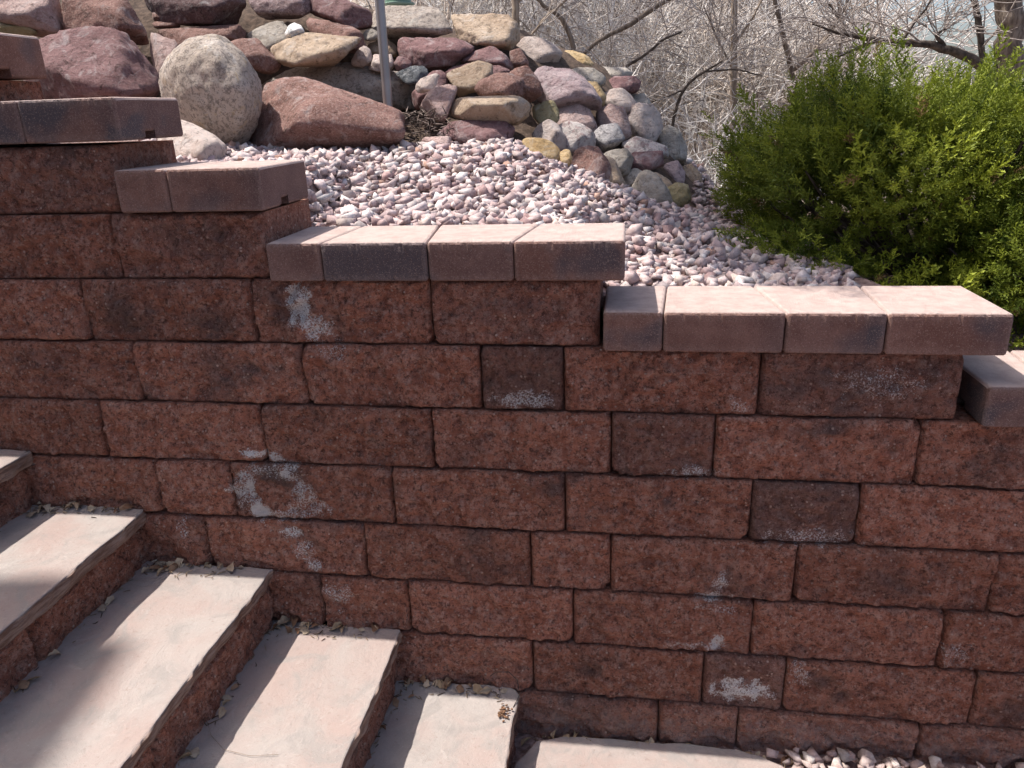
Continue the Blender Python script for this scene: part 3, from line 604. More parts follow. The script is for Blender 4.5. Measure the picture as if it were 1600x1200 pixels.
ROCKS = [
 ([(-30, -34), (85, -28), (97, 10), (108, 42), (90, 56), (72, 58), (45, 42), (10, 32), (-30, 30)], 1.38, 'pink', 'pitted pink granite slab in top left corner of the rockery', {}),
 ([(-40, 27), (20, 30), (48, 42), (62, 54), (0, 60), (-40, 60)], 1.32, 'olive', 'mossy greenish rock tucked under pink slab at left edge', {}),
 ([(88, -28), (215, -28), (232, 10), (240, 40), (238, 68), (200, 62), (140, 47), (108, 42), (97, 20)], 1.42, 'red', 'broad red-brown block above the large maroon boulder', dict(p=34)),
 ([(36, 78), (60, 62), (120, 45), (170, 44), (205, 46), (232, 66), (246, 92), (242, 140), (228, 175), (120, 180), (70, 160), (40, 135)], 1.10, 'maroon', 'large smooth maroon boulder left of the round speckled one', dict(p=26, sub=5, cat='boulder')),
 ([(222, 54), (250, 68), (284, 73), (280, 100), (262, 130), (240, 146), (234, 100)], 1.34, 'pink', 'rough pink granite edge between maroon boulder and round boulder', {}),
 ([(238, 19), (268, 17), (277, 30), (240, 34)], 1.50, 'red', 'upper of two thin red sandstone slivers wedged under dark rock', dict(p=40, rough=.01, sub=3)),
 ([(241, 34), (276, 31), (281, 43), (242, 45)], 1.48, 'red', 'lower of two thin red sandstone slivers wedged under dark rock', dict(p=40, rough=.01, sub=3)),
 ([(240, 56), (255, 47), (300, 43), (350, 40), (372, 50), (377, 60), (340, 66), (280, 76), (245, 70)], 1.44, 'red', 'long low reddish rock behind the top of the round boulder', {}),
 ([(222, -28), (350, -28), (375, -2), (383, 20), (378, 36), (360, 39), (320, 24), (280, 16), (240, 13)], 1.56, 'darkm', 'long dark maroon rock with white spot at the top edge', {}),
 ([(375, -28), (480, -28), (492, 0), (488, 18), (470, 29), (440, 28), (400, 17), (380, 6)], 1.62, 'dgranite', 'dark speckled granite rock at top edge above white quartz', {}),
 ([(348, 66), (375, 60), (405, 64), (420, 80), (438, 104), (430, 114), (395, 112), (366, 98)], 1.34, 'red', 'rounded red granite rock behind right shoulder of round boulder', {}),
 ([(385, 58), (405, 38), (430, 34), (458, 35), (455, 56), (430, 84), (418, 82), (408, 68)], 1.50, 'slate', 'flat-faced grey-brown rock left of the white quartz', dict(p=36)),
 ([(425, 78), (433, 58), (455, 52), (500, 58), (550, 62), (561, 68), (558, 78), (542, 98), (500, 99), (470, 104), (445, 102), (430, 92)], 1.36, 'tan', 'long tan sandstone rock carrying a lump of white quartz', dict(p=30)),
 ([(445, 54), (450, 42), (460, 36), (470, 40), (476, 50), (473, 60), (450, 60)], 1.37, 'white', 'small bright white quartz lump on top of tan rock', dict(sub=3)),
 ([(480, 30), (500, 32), (555, 46), (568, 58), (575, 76), (562, 84), (500, 66), (484, 56)], 1.50, 'red', 'sloping red rock under the dark maroon log-shaped rock', {}),
 ([(476, -16), (500, -16), (540, 8), (572, 14), (582, 26), (580, 40), (565, 46), (530, 38), (495, 24), (476, 16)], 1.60, 'maroon', 'dark maroon log-shaped rock left of the pole top', dict(p=18)),
 ([(568, 55), (572, 47), (582, 45), (591, 51), (592, 60), (583, 64), (571, 62)], 1.55, 'slate', 'small round grey stone just left of the pole', dict(sub=3, p=10)),
 ([(562, 80), (572, 72), (580, 76), (584, 98), (570, 105), (552, 101)], 1.42, 'lpink', 'peach stone standing left of the pole', dict(sub=3)),
 ([(577, 86), (612, 86), (616, 100), (606, 114), (575, 108)], 1.41, 'lpink', 'squarish peach stone behind the pole', dict(sub=3, p=34)),
 ([(574, 65), (600, 60), (620, 70), (620, 88), (580, 88)], 1.58, 'tan', 'gritty tan stone in shade behind the pole', dict(sub=3)),
 ([(403, 130), (420, 112), (470, 103), (500, 99), (535, 97), (580, 105), (620, 115), (640, 130), (650, 150), (632, 170), (500, 160), (420, 145)], 1.46, 'beige', 'long beige boulder behind the big red boulder', dict(sub=5, cat='boulder', thick=.10)),
 ([(390, 207), (400, 180), (413, 150), (430, 130), (455, 123), (520, 125), (570, 137), (610, 152), (632, 178), (642, 210), (639, 240), (560, 250), (480, 248), (420, 232)], 1.04, 'red', 'big red granite boulder resting on the gravel', dict(sub=5, p=14, rough=.045, cat='boulder', thick=.24, lean=.3)),
 ([(249, 132), (253, 105), (272, 82), (300, 66), (330, 59), (352, 64), (375, 82), (393, 105), (410, 135), (414, 160), (405, 190), (385, 215), (362, 230), (330, 228), (290, 208), (262, 180)], 0.92, 'grey', 'round speckled grey-tan boulder, the roundest of the rockery', dict(sub=5, p=10, rough=.042, cat='boulder', thick=.19, lean=.05)),
 ([(236, 196), (262, 186), (300, 196), (340, 215), (365, 236), (369, 256), (330, 270), (240, 268)], 0.62, 'lpink', 'low pale boulder half behind the cap blocks, below the round boulder', dict(p=12, thick=.2)),
 ([(582, 22), (610, 10), (660, 8), (700, 14), (708, 28), (708, 48), (698, 60), (640, 56), (600, 57), (582, 50)], 1.66, 'beige', 'beige block with dark lichen spots right of the pole top', dict(p=30)),
 ([(708, 32), (716, 22), (770, 21), (800, 27), (810, 40), (811, 62), (800, 77), (780, 72), (740, 62), (710, 56)], 1.66, 'tan', 'orange-brown block at the top right end of the rockery crest', dict(p=32)),
 ([(622, 70), (634, 59), (680, 59), (705, 62), (722, 62), (737, 72), (730, 84), (708, 98), (690, 108), (660, 104), (640, 92), (625, 80)], 1.50, 'maroon', 'lens-shaped maroon rock under the lichen-spotted beige block', dict(p=16)),
 ([(725, 98), (735, 84), (770, 73), (788, 75), (799, 92), (801, 105), (795, 114), (770, 106), (735, 104)], 1.50, 'maroon', 'maroon rock with broken end below the orange-brown block', dict(p=32)),
 ([(796, 78), (806, 76), (818, 84), (826, 100), (816, 106), (800, 102)], 1.52, 'red', 'small red-brown stone between maroon rock and speckled pale rock', dict(sub=3)),
 ([(806, 74), (818, 58), (840, 57), (862, 66), (877, 82), (876, 100), (868, 108), (835, 106), (816, 92)], 1.76, 'lpink', 'pale pitted rock below the twigs, left of the ochre rock', {}),
 ([(877, 101), (880, 84), (895, 79), (912, 82), (920, 94), (929, 108), (900, 112), (879, 109)], 1.86, 'ochre', 'ochre rock with dark mossy face on the rockery skyline', dict(p=34)),
 ([(615, 100), (622, 90), (632, 88), (643, 98), (641, 106), (622, 112)], 1.40, 'maroon', 'small purple-brown stone just above the blue-black stone', dict(sub=3, p=12)),
 ([(616, 113), (640, 104), (658, 103), (671, 114), (665, 128), (648, 134), (628, 124)], 1.35, 'blue', 'blue-black stone with white veins right of the pole', dict(p=26)),
 ([(639, 152), (650, 128), (672, 114), (688, 110), (699, 124), (684, 152), (657, 170), (642, 168)], 1.30, 'maroon', 'dark maroon stone behind the cream slab near the pole', {}),
 ([(649, 131), (660, 122), (678, 115), (686, 120), (673, 136), (656, 145), (651, 141)], 1.19, 'lpink', 'small flat cream stone leaning on dark maroon stone', dict(sub=3, p=30, thick=.03)),
 ([(657, 166), (668, 148), (677, 136), (690, 133), (710, 137), (714, 150), (712, 170), (700, 182), (685, 192), (674, 187), (667, 173)], 1.12, 'pink', 'angular pinkish-grey chunk left of the long tan slab', dict(p=32)),
 ([(698, 128), (712, 112), (730, 110), (742, 96), (757, 100), (769, 112), (766, 130), (745, 142), (720, 149), (705, 143)], 1.28, 'tan', 'cream and yellow rock above the long tan slab', dict(p=26)),
 ([(694, 118), (705, 106), (735, 99), (744, 108), (722, 118)], 1.42, 'maroon', 'thin maroon sliver behind cream and yellow rock', dict(sub=3)),
 ([(756, 102), (780, 103), (798, 112), (792, 124), (764, 120)], 1.42, 'maroon', 'low maroon stone right of the cream and yellow rock', dict(sub=3)),
 ([(744, 140), (752, 124), (770, 115), (795, 116), (815, 128), (819, 142), (810, 151), (780, 154), (754, 153)], 1.20, 'red', 'smooth red-brown rock lying on the long tan slab', dict(p=13)),
 ([(797, 117), (815, 106), (828, 103), (838, 112), (848, 140), (844, 158), (832, 163), (822, 154), (812, 136)], 1.26, 'red', 'upright orange-red rock at right end of the tan slab', dict(p=22)),
 ([(708, 171), (714, 156), (730, 152), (760, 153), (800, 150), (822, 151), (827, 162), (822, 182), (806, 195), (770, 189), (725, 189), (708, 181)], 1.10, 'tan', 'long tan sandstone slab with flat front, above the maroon base rock', dict(p=34, rough=.022, lean=.1)),
 ([(688, 210), (706, 192), (735, 188), (790, 192), (801, 200), (797, 218), (785, 230), (740, 228), (708, 220)], 1.05, 'maroon', 'long maroon base rock at the top of the gravel', dict(p=16)),
 ([(660, 226), (662, 216), (690, 213), (704, 215), (703, 225), (690, 233), (665, 235)], 0.95, 'pink', 'small oval pink stone on gravel before the maroon base rock', dict(sub=3, p=14)),
 ([(831, 114), (848, 106), (880, 108), (905, 118), (925, 140), (939, 158), (933, 171), (915, 170), (880, 160), (850, 154), (838, 134)], 1.45, 'purple', 'big sloping purple-pink slab in middle of the right rockery', dict(p=34, sub=5)),
 ([(878, 111), (900, 106), (930, 108), (945, 120), (945, 140), (930, 144), (902, 126)], 1.66, 'slate', 'grey-green speckled rock behind the purple-pink slab', {}),
 ([(916, 128), (935, 130), (947, 152), (943, 167), (927, 154)], 1.52, 'ochre', 'narrow yellow-brown rock at right edge of purple-pink slab', dict(sub=3)),
 ([(944, 131), (965, 120), (985, 118), (1001, 128), (997, 142), (985, 151), (965, 146)], 1.82, 'maroon', 'dark maroon rock on the skyline before the twigs', dict(p=28)),
 ([(933, 109), (955, 104), (975, 108), (986, 118), (967, 128), (944, 128)], 1.92, 'slate', 'flat grey-brown rock behind skyline maroon rock', {}),
 ([(832, 166), (848, 160), (864, 158), (873, 170), (871, 186), (862, 192), (845, 200), (833, 188)], 1.26, 'olive', 'yellow-olive rock right of the long tan slab', dict(p=16)),
 ([(868, 180), (876, 168), (905, 163), (920, 172), (930, 192), (932, 214), (920, 212), (895, 204), (874, 196)], 1.36, 'pink', 'rose-red rock below the purple-pink slab', dict(p=24)),
 ([(833, 212), (845, 196), (858, 188), (870, 195), (881, 215), (886, 234), (870, 238), (848, 232)], 1.18, 'lpink', 'pale pointed rock above the ochre oval stone', dict(p=26)),
 ([(866, 200), (885, 190), (900, 192), (918, 205), (929, 216), (923, 232), (900, 242), (880, 240), (873, 216)], 1.24, 'mottle', 'white rock with maroon blotches in the right rockery', dict(p=22)),
 ([(811, 227), (822, 216), (845, 216), (866, 226), (875, 240), (871, 252), (850, 258), (825, 250), (814, 240)], 1.00, 'ochre', 'smooth ochre oval stone at the gravel edge', dict(p=11, rough=.015)),
 ([(873, 241), (882, 234), (890, 236), (894, 248), (889, 260), (876, 259)], 0.99, 'ochre', 'small yellow round stone beside the ochre oval stone', dict(sub=3, p=10, rough=.01)),
 ([(891, 257), (898, 240), (915, 230), (932, 232), (945, 245), (955, 262), (961, 288), (945, 290), (915, 278), (896, 268)], 1.05, 'red', 'coarse red granite cobble at the gravel edge', dict(p=13)),
 ([(943, 246), (955, 248), (968, 268), (980, 294), (960, 298), (950, 272)], 1.06, 'tan', 'narrow tan rock leaning against the coarse red cobble', dict(p=22)),
 ([(940, 241), (955, 233), (980, 232), (989, 245), (983, 270), (972, 278), (958, 262)], 1.20, 'slate', 'smooth grey-green rock behind the leaning tan rock', dict(p=12)),
 ([(929, 206), (940, 196), (958, 193), (972, 200), (976, 214), (960, 230), (940, 236), (928, 224)], 1.30, 'bgranite', 'blue-grey speckled granite cobble', dict(p=12)),
 ([(928, 187), (940, 170), (958, 163), (975, 170), (986, 188), (984, 212), (970, 220), (950, 212), (930, 204)], 1.48, 'pink', 'rounded pink rock above the blue-grey cobble', dict(p=14)),
 ([(940, 151), (955, 140), (972, 138), (986, 148), (995, 165), (993, 178), (982, 184), (968, 174), (948, 166)], 1.64, 'lpink', 'pale pink rock with cracked end high in right rockery', dict(p=22)),
 ([(978, 190), (988, 172), (998, 162), (1015, 175), (1028, 195), (1034, 219), (1020, 226), (990, 222), (974, 214)], 1.60, 'lpink', 'large pale cream-pink rock near right end of rockery', dict(p=20)),
 ([(985, 151), (1005, 146), (1019, 160), (1017, 174), (1000, 170)], 1.82, 'slate', 'grey rock behind the large cream-pink rock', dict(sub=3)),
 ([(973, 224), (1000, 214), (1042, 224), (1044, 248), (1033, 244), (985, 246)], 1.42, 'mottle', 'mottled flat stone lying on a maroon block', dict(p=28)),
 ([(985, 239), (1034, 236), (1036, 259), (1010, 270), (987, 265)], 1.33, 'maroon', 'squared maroon block under the mottled flat stone', dict(p=38, rough=.015)),
 ([(1030, 208), (1045, 196), (1060, 202), (1073, 225), (1069, 257), (1045, 264), (1034, 238)], 1.68, 'slate', 'upright grey-green rock at right end of rockery', dict(p=18)),
 ([(1037, 258), (1060, 252), (1071, 270), (1069, 289), (1048, 288)], 1.50, 'purple', 'purple pitted rock below the upright grey-green rock', {}),
 ([(974, 274), (990, 264), (1004, 266), (1008, 282), (990, 296), (976, 292)], 1.20, 'slate', 'small rounded grey-green stone above the slaty rock', dict(sub=3, p=12)),
 ([(986, 302), (998, 280), (1010, 268), (1025, 275), (1042, 300), (1050, 320), (1030, 326), (1003, 314)], 1.10, 'slate', 'pointed grey slaty rock with dark streaks at gravel edge', dict(p=34)),
 ([(1008, 274), (1030, 270), (1052, 284), (1054, 298), (1036, 300)], 1.26, 'tan', 'tan stone behind the pointed slaty rock', dict(sub=3)),
 ([(1038, 297), (1060, 286), (1076, 290), (1080, 312), (1070, 328), (1050, 328), (1043, 316)], 1.18, 'olive', 'yellow-olive rock at the lower right end of rockery', dict(p=16)),
 ([(1064, 264), (1080, 257), (1096, 270), (1099, 290), (1085, 300), (1068, 290)], 1.62, 'tan', 'crumbly tan rock at the far right end of rockery', {}),
]
for i, (poly, Y, mk, lab, kw) in enumerate(ROCKS):
    kw = dict(kw); cat = kw.pop('cat', 'rock')
    make_rock('boulder' if cat == 'boulder' else 'rock', poly, Y, RM[mk], lab, 100+i*7, cat=cat, **kw)

# ------------------------------------------------------------------ gravel
def stone_variants(n, seed, flat=0.6):
    out = []; r = np.random.default_rng(seed)
    for _ in range(n):
        P = np.array([[a, b, c] for a in (-.72, .72) for b in (-.72, .72) for c in (-.72, .72)])+r.uniform(-.42, .42, (8, 3)); P = P[r.permutation(8)[:r.integers(6, 9)]]
        P *= np.array([1.0, r.uniform(.6, .9), r.uniform(flat-.15, flat+.15)])
        bm = bmesh.new()
        for p in P: bm.verts.new(p)
        res = bmesh.ops.convex_hull(bm, input=bm.verts); 
        bmesh.ops.delete(bm, geom=[e for e in res['geom_interior'] if isinstance(e, bmesh.types.BMVert)], context='VERTS')
        bmesh.ops.triangulate(bm, faces=bm.faces)
        bm.verts.index_update(); bm.verts.ensure_lookup_table()
        out.append((np.array([v.co[:] for v in bm.verts]), np.array([[v.index for v in f.verts] for f in bm.faces]))); bm.free()
    return out
SV = stone_variants(40, 3, 0.58)
def rotm(a, b, c):
    ca, sa, cb, sb, cc, sc = math.cos(a), math.sin(a), math.cos(b), math.sin(b), math.cos(c), math.sin(c)
    return np.array([[cc, -sc, 0], [sc, cc, 0], [0, 0, 1]]) @ np.array([[cb, 0, sb], [0, 1, 0], [-sb, 0, cb]]) @ np.array([[1, 0, 0], [0, ca, -sa], [0, sa, ca]])
GCOL = np.array([[.52, .42, .41], [.46, .34, .335], [.60, .53, .52], [.40, .275, .27], [.50, .385, .37], [.66, .62, .61], [.33, .20, .195], [.44, .39, .38], [.55, .45, .40], [.56, .47, .47], [.30, .25, .25], [.42, .24, .17]])
GPROB = np.array([.19, .17, .15, .12, .12, .07, .045, .05, .045, .05, .02, .01]); GPROB /= GPROB.sum()
def gravel_stones(region, spacing, r, size=(.0100, .0212), zfun=ground_z, layers=2):
    out = []
    (xa, xb), (ya, yb) = region
    for layer in range(layers):
        sp = spacing*(1.0 if layer else 0.92)
        for gx in np.arange(xa, xb, sp):
            for gy in np.arange(ya, yb, sp):
                x, y = gx+r.uniform(-.5, .5)*sp, gy+r.uniform(-.5, .5)*sp
                if layer and r.random() < .35: continue
                s = r.uniform(*size)*(1.0 if r.random() < .85 else 1.4)
                out.append((x, y, zfun(x, y)+(0.002 if not layer else 0.013)+r.uniform(-.004, .006), s, r.integers(len(SV)), r.choice(len(GCOL), p=GPROB),
                            rotm(r.normal()*.40, r.normal()*.40, r.uniform(0, 6.28)), r.uniform(.85, 1.12)))
    return out
r_ = np.random.default_rng(12)
GCOL = np.clip(GCOL*.84+np.array([.11, .095, .095]), 0, .66)
gs = gravel_stones(((-1.55, 0.95), (0.250, 1.16)), 0.0268, r_)
gs += gravel_stones(((0.28, 0.80), (1.16, 1.9)), 0.038, r_)
def project(p):
    d = np.asarray(p)-CAM; z = d @ FW; return 800+F_PX*(d @ RT)/z, 600-F_PX*(d @ UP)/z, z
keep = []
for s in gs:
    x, y = s[0], s[1]
    if y > 1.0 and x < 0.2 and y > 1.02+0.1*max(0, x): continue
    px, py, dz = project((x, y, s[2]))
    if px < 225 or px > 1330: continue
    keep.append((dz, px, py, s))
def hidden(px, py):        # behind the caps in the photograph
    return (px < 470 and py > 246) or (470 <= px < 980 and py > 352) or (px >= 980 and py > 452)
vis = sorted([k for k in keep if not hidden(k[1], k[2])], key=lambda k: k[0]*1.0/k[3][3])
gnames = 0
gb = g
def stone_mesh(s):
    V, F = SV[s[4]]; return (V*s[3]) @ s[6].T + np.array([0, 0, 0]), F, GCOL[s[5]]*s[7]
ind = vis[:300]; indset = {id(k[3]) for k in ind}
gravel = empty('gravel_bed', (-0.4, 0.6, -0.2)); tag(gravel, kind='structure')
WHITE = {}
for k in ind:
    s = k[3]; V, F, c = stone_mesh(s)
    o = add_mesh('gravel_stone', V, F, M_GRAV, gravel, False, None, {'tint': np.repeat(c[None], len(V), 0)})
    o.location = (s[0], s[1], s[2]); o.matrix_parent_inverse = Matrix.Translation(-Vector(gravel.location))
def join_stones(lst):
    Vs, Fs, Cs, off = [], [], [], 0
    for s in lst:
        V, F, c = stone_mesh(s); Vs.append(V+np.array([s[0], s[1], s[2]])); Fs.append(F+off); off += len(V); Cs.append(np.repeat(c[None], len(V), 0))
    return np.concatenate(Vs), np.concatenate(Fs), np.concatenate(Cs)
V, F, Cc = join_stones([k[3] for k in keep if id(k[3]) not in indset])
o = add_mesh('loose_gravel', V, F, M_GRAV, gravel, False, None, {'tint': Cc}); o.matrix_parent_inverse = Matrix.Translation(-Vector(gravel.location)); tag(o, kind='stuff')
# white stone lying in the gravel behind the third cap row
wq = make_rock('rock', [(602, 350), (606, 343), (618, 338), (632, 337), (640, 343), (638, 352), (620, 355)], 0.36, RM['white'], 'small bright white stone in the gravel just behind the cap blocks', 901, sub=3, p=12, rough=.02); del wq['group']

# gravel at the foot of the wall
r_ = np.random.default_rng(21)
low = empty('lower_gravel', (0.7, -0.2, -1.468)); tag(low, kind='structure')
ls = gravel_stones(((0.30, 1.25), (-0.62, -0.125)), 0.030, r_, (.012, .021), lambda x, y: -1.466+0.018*float(sstep(0.30, 0.55, x)), 2)
n_ = 0; rest = []
from mathutils.geometry import intersect_point_line
def inpoly(x, y, O):
    c = False; n = len(O); j = n-1
    for i in range(n):
        if (O[i][1] > y) != (O[j][1] > y) and x < (O[j][0]-O[i][0])*(y-O[i][1])/(O[j][1]-O[i][1])+O[i][0]: c = not c
        j = i
    return c
flc = fl.mean(0); flb = flc+(fl-flc)*1.06
ls = [s for s in ls if not inpoly(s[0], s[1], flb)]
for s in ls:
    px, py, dz = project(s[:3])
    if px < 1650 and py < 1215:
        V, F, c = stone_mesh(s); o = add_mesh('gravel_stone', V, F, M_GRAV, low, False, None, {'tint': np.repeat((c*np.array([.95, .93, .88]))[None], len(V), 0)})
        o.location = s[:3]; o.matrix_parent_inverse = Matrix.Translation(-Vector(low.location))
    else: rest.append(s)
V, F, Cc = join_stones(rest); o = add_mesh('loose_gravel', V, F, M_GRAV, low, False, None, {'tint': Cc}); o.matrix_parent_inverse = Matrix.Translation(-Vector(low.location)); tag(o, kind='stuff')

# ------------------------------------------------------------------ pole, pipe, green pot
pb, pt = at_y(606, 160, 1.10), at_y(593, 0, 1.12)
pdir = (pt-pb)/np.linalg.norm(pt-pb); ptop = pb+pdir*1.9; pbot = pb-pdir*0.35
pole = empty('metal_pole', tuple(map(float, pbot))); tag(pole, 'slim grey metal pole rising between the rocks out of the frame', 'pole')
def child(name, V, F, mat, par, smooth=True):
    ob = add_mesh(name, V, F, mat, None, smooth); recenter(ob); ob.parent = par; ob.matrix_parent_inverse = Matrix.Translation(-Vector(par.location)); return ob
V, F = tubes([(np.linspace(pbot, ptop, 4), 0.0165)], 20); child('shaft', V, F, M_METAL, pole)
V, F = tubes([(np.array([ptop-pdir*.01, ptop+pdir*.004, ptop+pdir*.018, ptop+pdir*.024]), [.0195, .0195, .015, .0005])], 20); child('end_cap', V, F, M_METAL, pole)
a = at_y(469, 343, 0.40); pp = []
for t in np.linspace(0, 1, 60): pp.append(a+np.array([-0.04, 0.03, 0])*0+np.array([-0.30, 0.16, 0.02])*t)
pv = np.array(pp); rad = 0.017+0.0022*np.sign(np.sin(np.arange(60)*1.4))
pipe = empty('drain_pipe', tuple(map(float, a))); tag(pipe, 'black corrugated drain pipe end poking out beside the second cap row', 'pipe')
V, F = tubes([(pv, rad), (pv[:3], rad[:3]*.82)], 16); child('corrugated_tube', V, F, M_PIPE, pipe)
def lathe(prof, c, n=32):
    ang = np.arange(n)*2*math.pi/n; V = np.concatenate([np.stack([c[0]+r0*np.cos(ang), c[1]+r0*np.sin(ang), np.full(n, c[2]+z0)], -1) for r0, z0 in prof])
    F = []
    for i in range(len(prof)-1):
        for j in range(n):
            F.append((i*n+j, i*n+(j+1) % n, (i+1)*n+(j+1) % n, (i+1)*n+j))
    return V, F
gc = at_y(622, 4, 2.35); gp = empty('garden_pot', (float(gc[0]), float(gc[1]), float(gc[2]-.07)))
tag(gp, 'pale green glazed pot bottom cut by the top edge behind the pole', 'pot')
V, F = lathe([(0.001, 0), (.062, 0), (.064, .012), (.085, .16), (.094, .20), (.094, .218), (.082, .218), (.076, .16), (.001, .14)], (gc[0], gc[1], gc[2]-.004)); child('bowl', V, F, M_GREEN, gp)
V, F = lathe([(0.001, 0), (.070, 0), (.082, .012), (.078, .014), (.001, .010)], (gc[0], gc[1], gc[2]-.018)); child('saucer', V, F, M_GREEN, gp)

# ------------------------------------------------------------------ juniper
def scatter(variants, T, R3, S3, vid, tint):
    """joins transformed copies of small meshes: T (n,3), R3 (n,3,3), S3 (n,), tint (n,3)"""
    Vs, Fs, Cs, off = [], [], [], 0
    for k, (V, F) in enumerate(variants):
        sel = np.where(vid == k)[0]
        if not len(sel): continue
        W_ = np.einsum('nij,vj->nvi', R3[sel], V)*S3[sel][:, None, None]+T[sel][:, None]
        Vs.append(W_.reshape(-1, 3)); Fs.append((F[None]+(np.arange(len(sel))*len(V))[:, None, None]).reshape(-1, F.shape[1])+off); off += len(sel)*len(V)
        Cs.append(np.repeat(tint[sel], len(V), 0))
    return np.concatenate(Vs), np.concatenate(Fs), np.concatenate(Cs)
def sprig(r, nside=14, L=1.0, sidelen=.34, lw=.032, sub=5, droop=.2):
    """a feathery branchlet along +z: leaf-scale diamonds on side twiglets"""
    V, F = [], []
    def leaf(a, d, ln, wd, nrm):
        d = d/np.linalg.norm(d); s = np.cross(d, nrm); s /= np.linalg.norm(s)+1e-9; i = len(V)
        V.extend([a+s*wd*.9, a-s*wd*.9, a+d*ln]); F.append((i, i+1, i+2))
    def axis(t): return np.array([droop*t*t*.6, 0, L*t])
    for k in range(nside):
        t = .10+.9*k/nside; a = axis(t); phi = k*2.4+r.uniform(-.4, .4)
        out = np.array([math.cos(phi), math.sin(phi), r.uniform(.7, 1.3)]); out /= np.linalg.norm(out)
        sl = sidelen*(1-.55*t)*r.uniform(.75, 1.2)
        nrm = r.normal(size=3)
        leaf(a, out, sl, lw*.8, nrm)
        for j in range(sub):
            u = (j+.7)/sub; q = r.normal(size=3); dd = out+.75*q/np.linalg.norm(q)
            leaf(a+out*sl*u, dd, sl*.42*r.uniform(.7, 1.2), lw, r.normal(size=3))
    leaf(axis(.8), np.array([.1, 0, 1.]), .3, lw, r.normal(size=3))
    return np.array(V), np.array(F)
def frames(D, r):
    """rotation matrices whose z axis is D, with random roll"""
    D = D/np.linalg.norm(D, axis=1, keepdims=True); q = r.normal(size=D.shape); X = np.cross(q, D); X /= np.linalg.norm(X, axis=1, keepdims=True)
    Yv = np.cross(D, X); return np.stack([X, Yv, D], -1)
rj = np.random.default_rng(5)
JV = [sprig(rj) for _ in range(7)]
def juniper(name, c, rad, zb, nl, ns, label, seed):
    r = np.random.default_rng(seed); root = empty(name, (c[0], c[1], zb)); tag(root, label, 'bush')
    c = np.array(c); rad = np.array(rad)
    # plumes: lumps spread over the mound
    U = []
    i = 0
    while len(U) < nl:
        i += 1; ph = (i*2.39996) % (2*math.pi); zz = 1-(i % nl)/nl*1.55+r.normal()*.05; zz = np.clip(zz, -.85, 1)
        U.append([math.sqrt(max(0, 1-zz*zz))*math.cos(ph), math.sqrt(max(0, 1-zz*zz))*math.sin(ph), zz])
    U = np.array(U)
    lc = c + np.sign(U)*np.abs(U)**np.array([.62, .70, .62])*rad*r.uniform(.66, .98, (nl, 1)); lr = r.uniform(.08, .15, nl)
    ldir = U*np.array([1, 1, .6])+np.array([0.25, 0, .75])+r.normal(size=(nl, 3))*.25; ldir /= np.linalg.norm(ldir, axis=1, keepdims=True)
    ltone = r.uniform(0, 1, nl)
    li_ = r.integers(0, nl, ns); q = r.normal(size=(ns, 3)); q /= np.linalg.norm(q, axis=1, keepdims=True)
    rr = r.uniform(.45, 1.0, ns)**.4
    lo = q*np.array([.85, .85, .62])*lr[li_][:, None]*rr[:, None]
    along = r.uniform(-.4, 1.0, ns)*lr[li_]*.9
    T = lc[li_]+lo+ldir[li_]*along[:, None]
    D = ldir[li_]*.9+q*.65+U[li_]*.35+r.normal(size=(ns, 3))*.22
    Sc = r.uniform(.040, .074, ns)
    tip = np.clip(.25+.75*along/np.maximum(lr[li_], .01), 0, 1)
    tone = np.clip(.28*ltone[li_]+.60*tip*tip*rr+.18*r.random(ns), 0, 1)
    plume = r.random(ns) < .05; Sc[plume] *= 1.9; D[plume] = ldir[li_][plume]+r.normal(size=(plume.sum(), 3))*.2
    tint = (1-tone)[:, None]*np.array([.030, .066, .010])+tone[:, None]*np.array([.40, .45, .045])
    brown = r.random(ns) < .014; tint[brown] = (.20, .13, .05)
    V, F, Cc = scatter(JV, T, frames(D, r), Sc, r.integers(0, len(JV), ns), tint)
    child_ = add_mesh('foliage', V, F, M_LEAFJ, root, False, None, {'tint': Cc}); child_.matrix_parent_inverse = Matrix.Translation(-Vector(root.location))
    lines = []
    base = np.array([c[0], c[1], zb-0.05])
    for k in range(0, nl, 1):
        e = lc[k]+ldir[k]*lr[k]*.5; m = base*.45+e*.55+np.array([0, 0, -.08])
        ts = np.linspace(0, 1, 8)[:, None]; P = (1-ts)**2*base+2*ts*(1-ts)*m+ts**2*e+r.normal(size=(8, 3))*.008
        lines.append((P, np.linspace(.013, .003, 8)))
    V, F = tubes(lines, 5); b = add_mesh('branches', V, F, M_DBARK, root, True); b.matrix_parent_inverse = Matrix.Translation(-Vector(root.location))
    return root
juniper('juniper_bush', (1.00, 1.02, -0.345), (0.60, 0.56, 0.37), ground_z(1.0, 1.02), 130, 14800, 'large feathery green juniper bush behind right end of the wall', 3)
juniper('juniper_bush', (1.27, 0.62, -0.52), (0.36, 0.28, 0.28), ground_z(1.27, .62), 40, 3900, 'lower bright juniper clump at right frame edge before the large bush', 4)

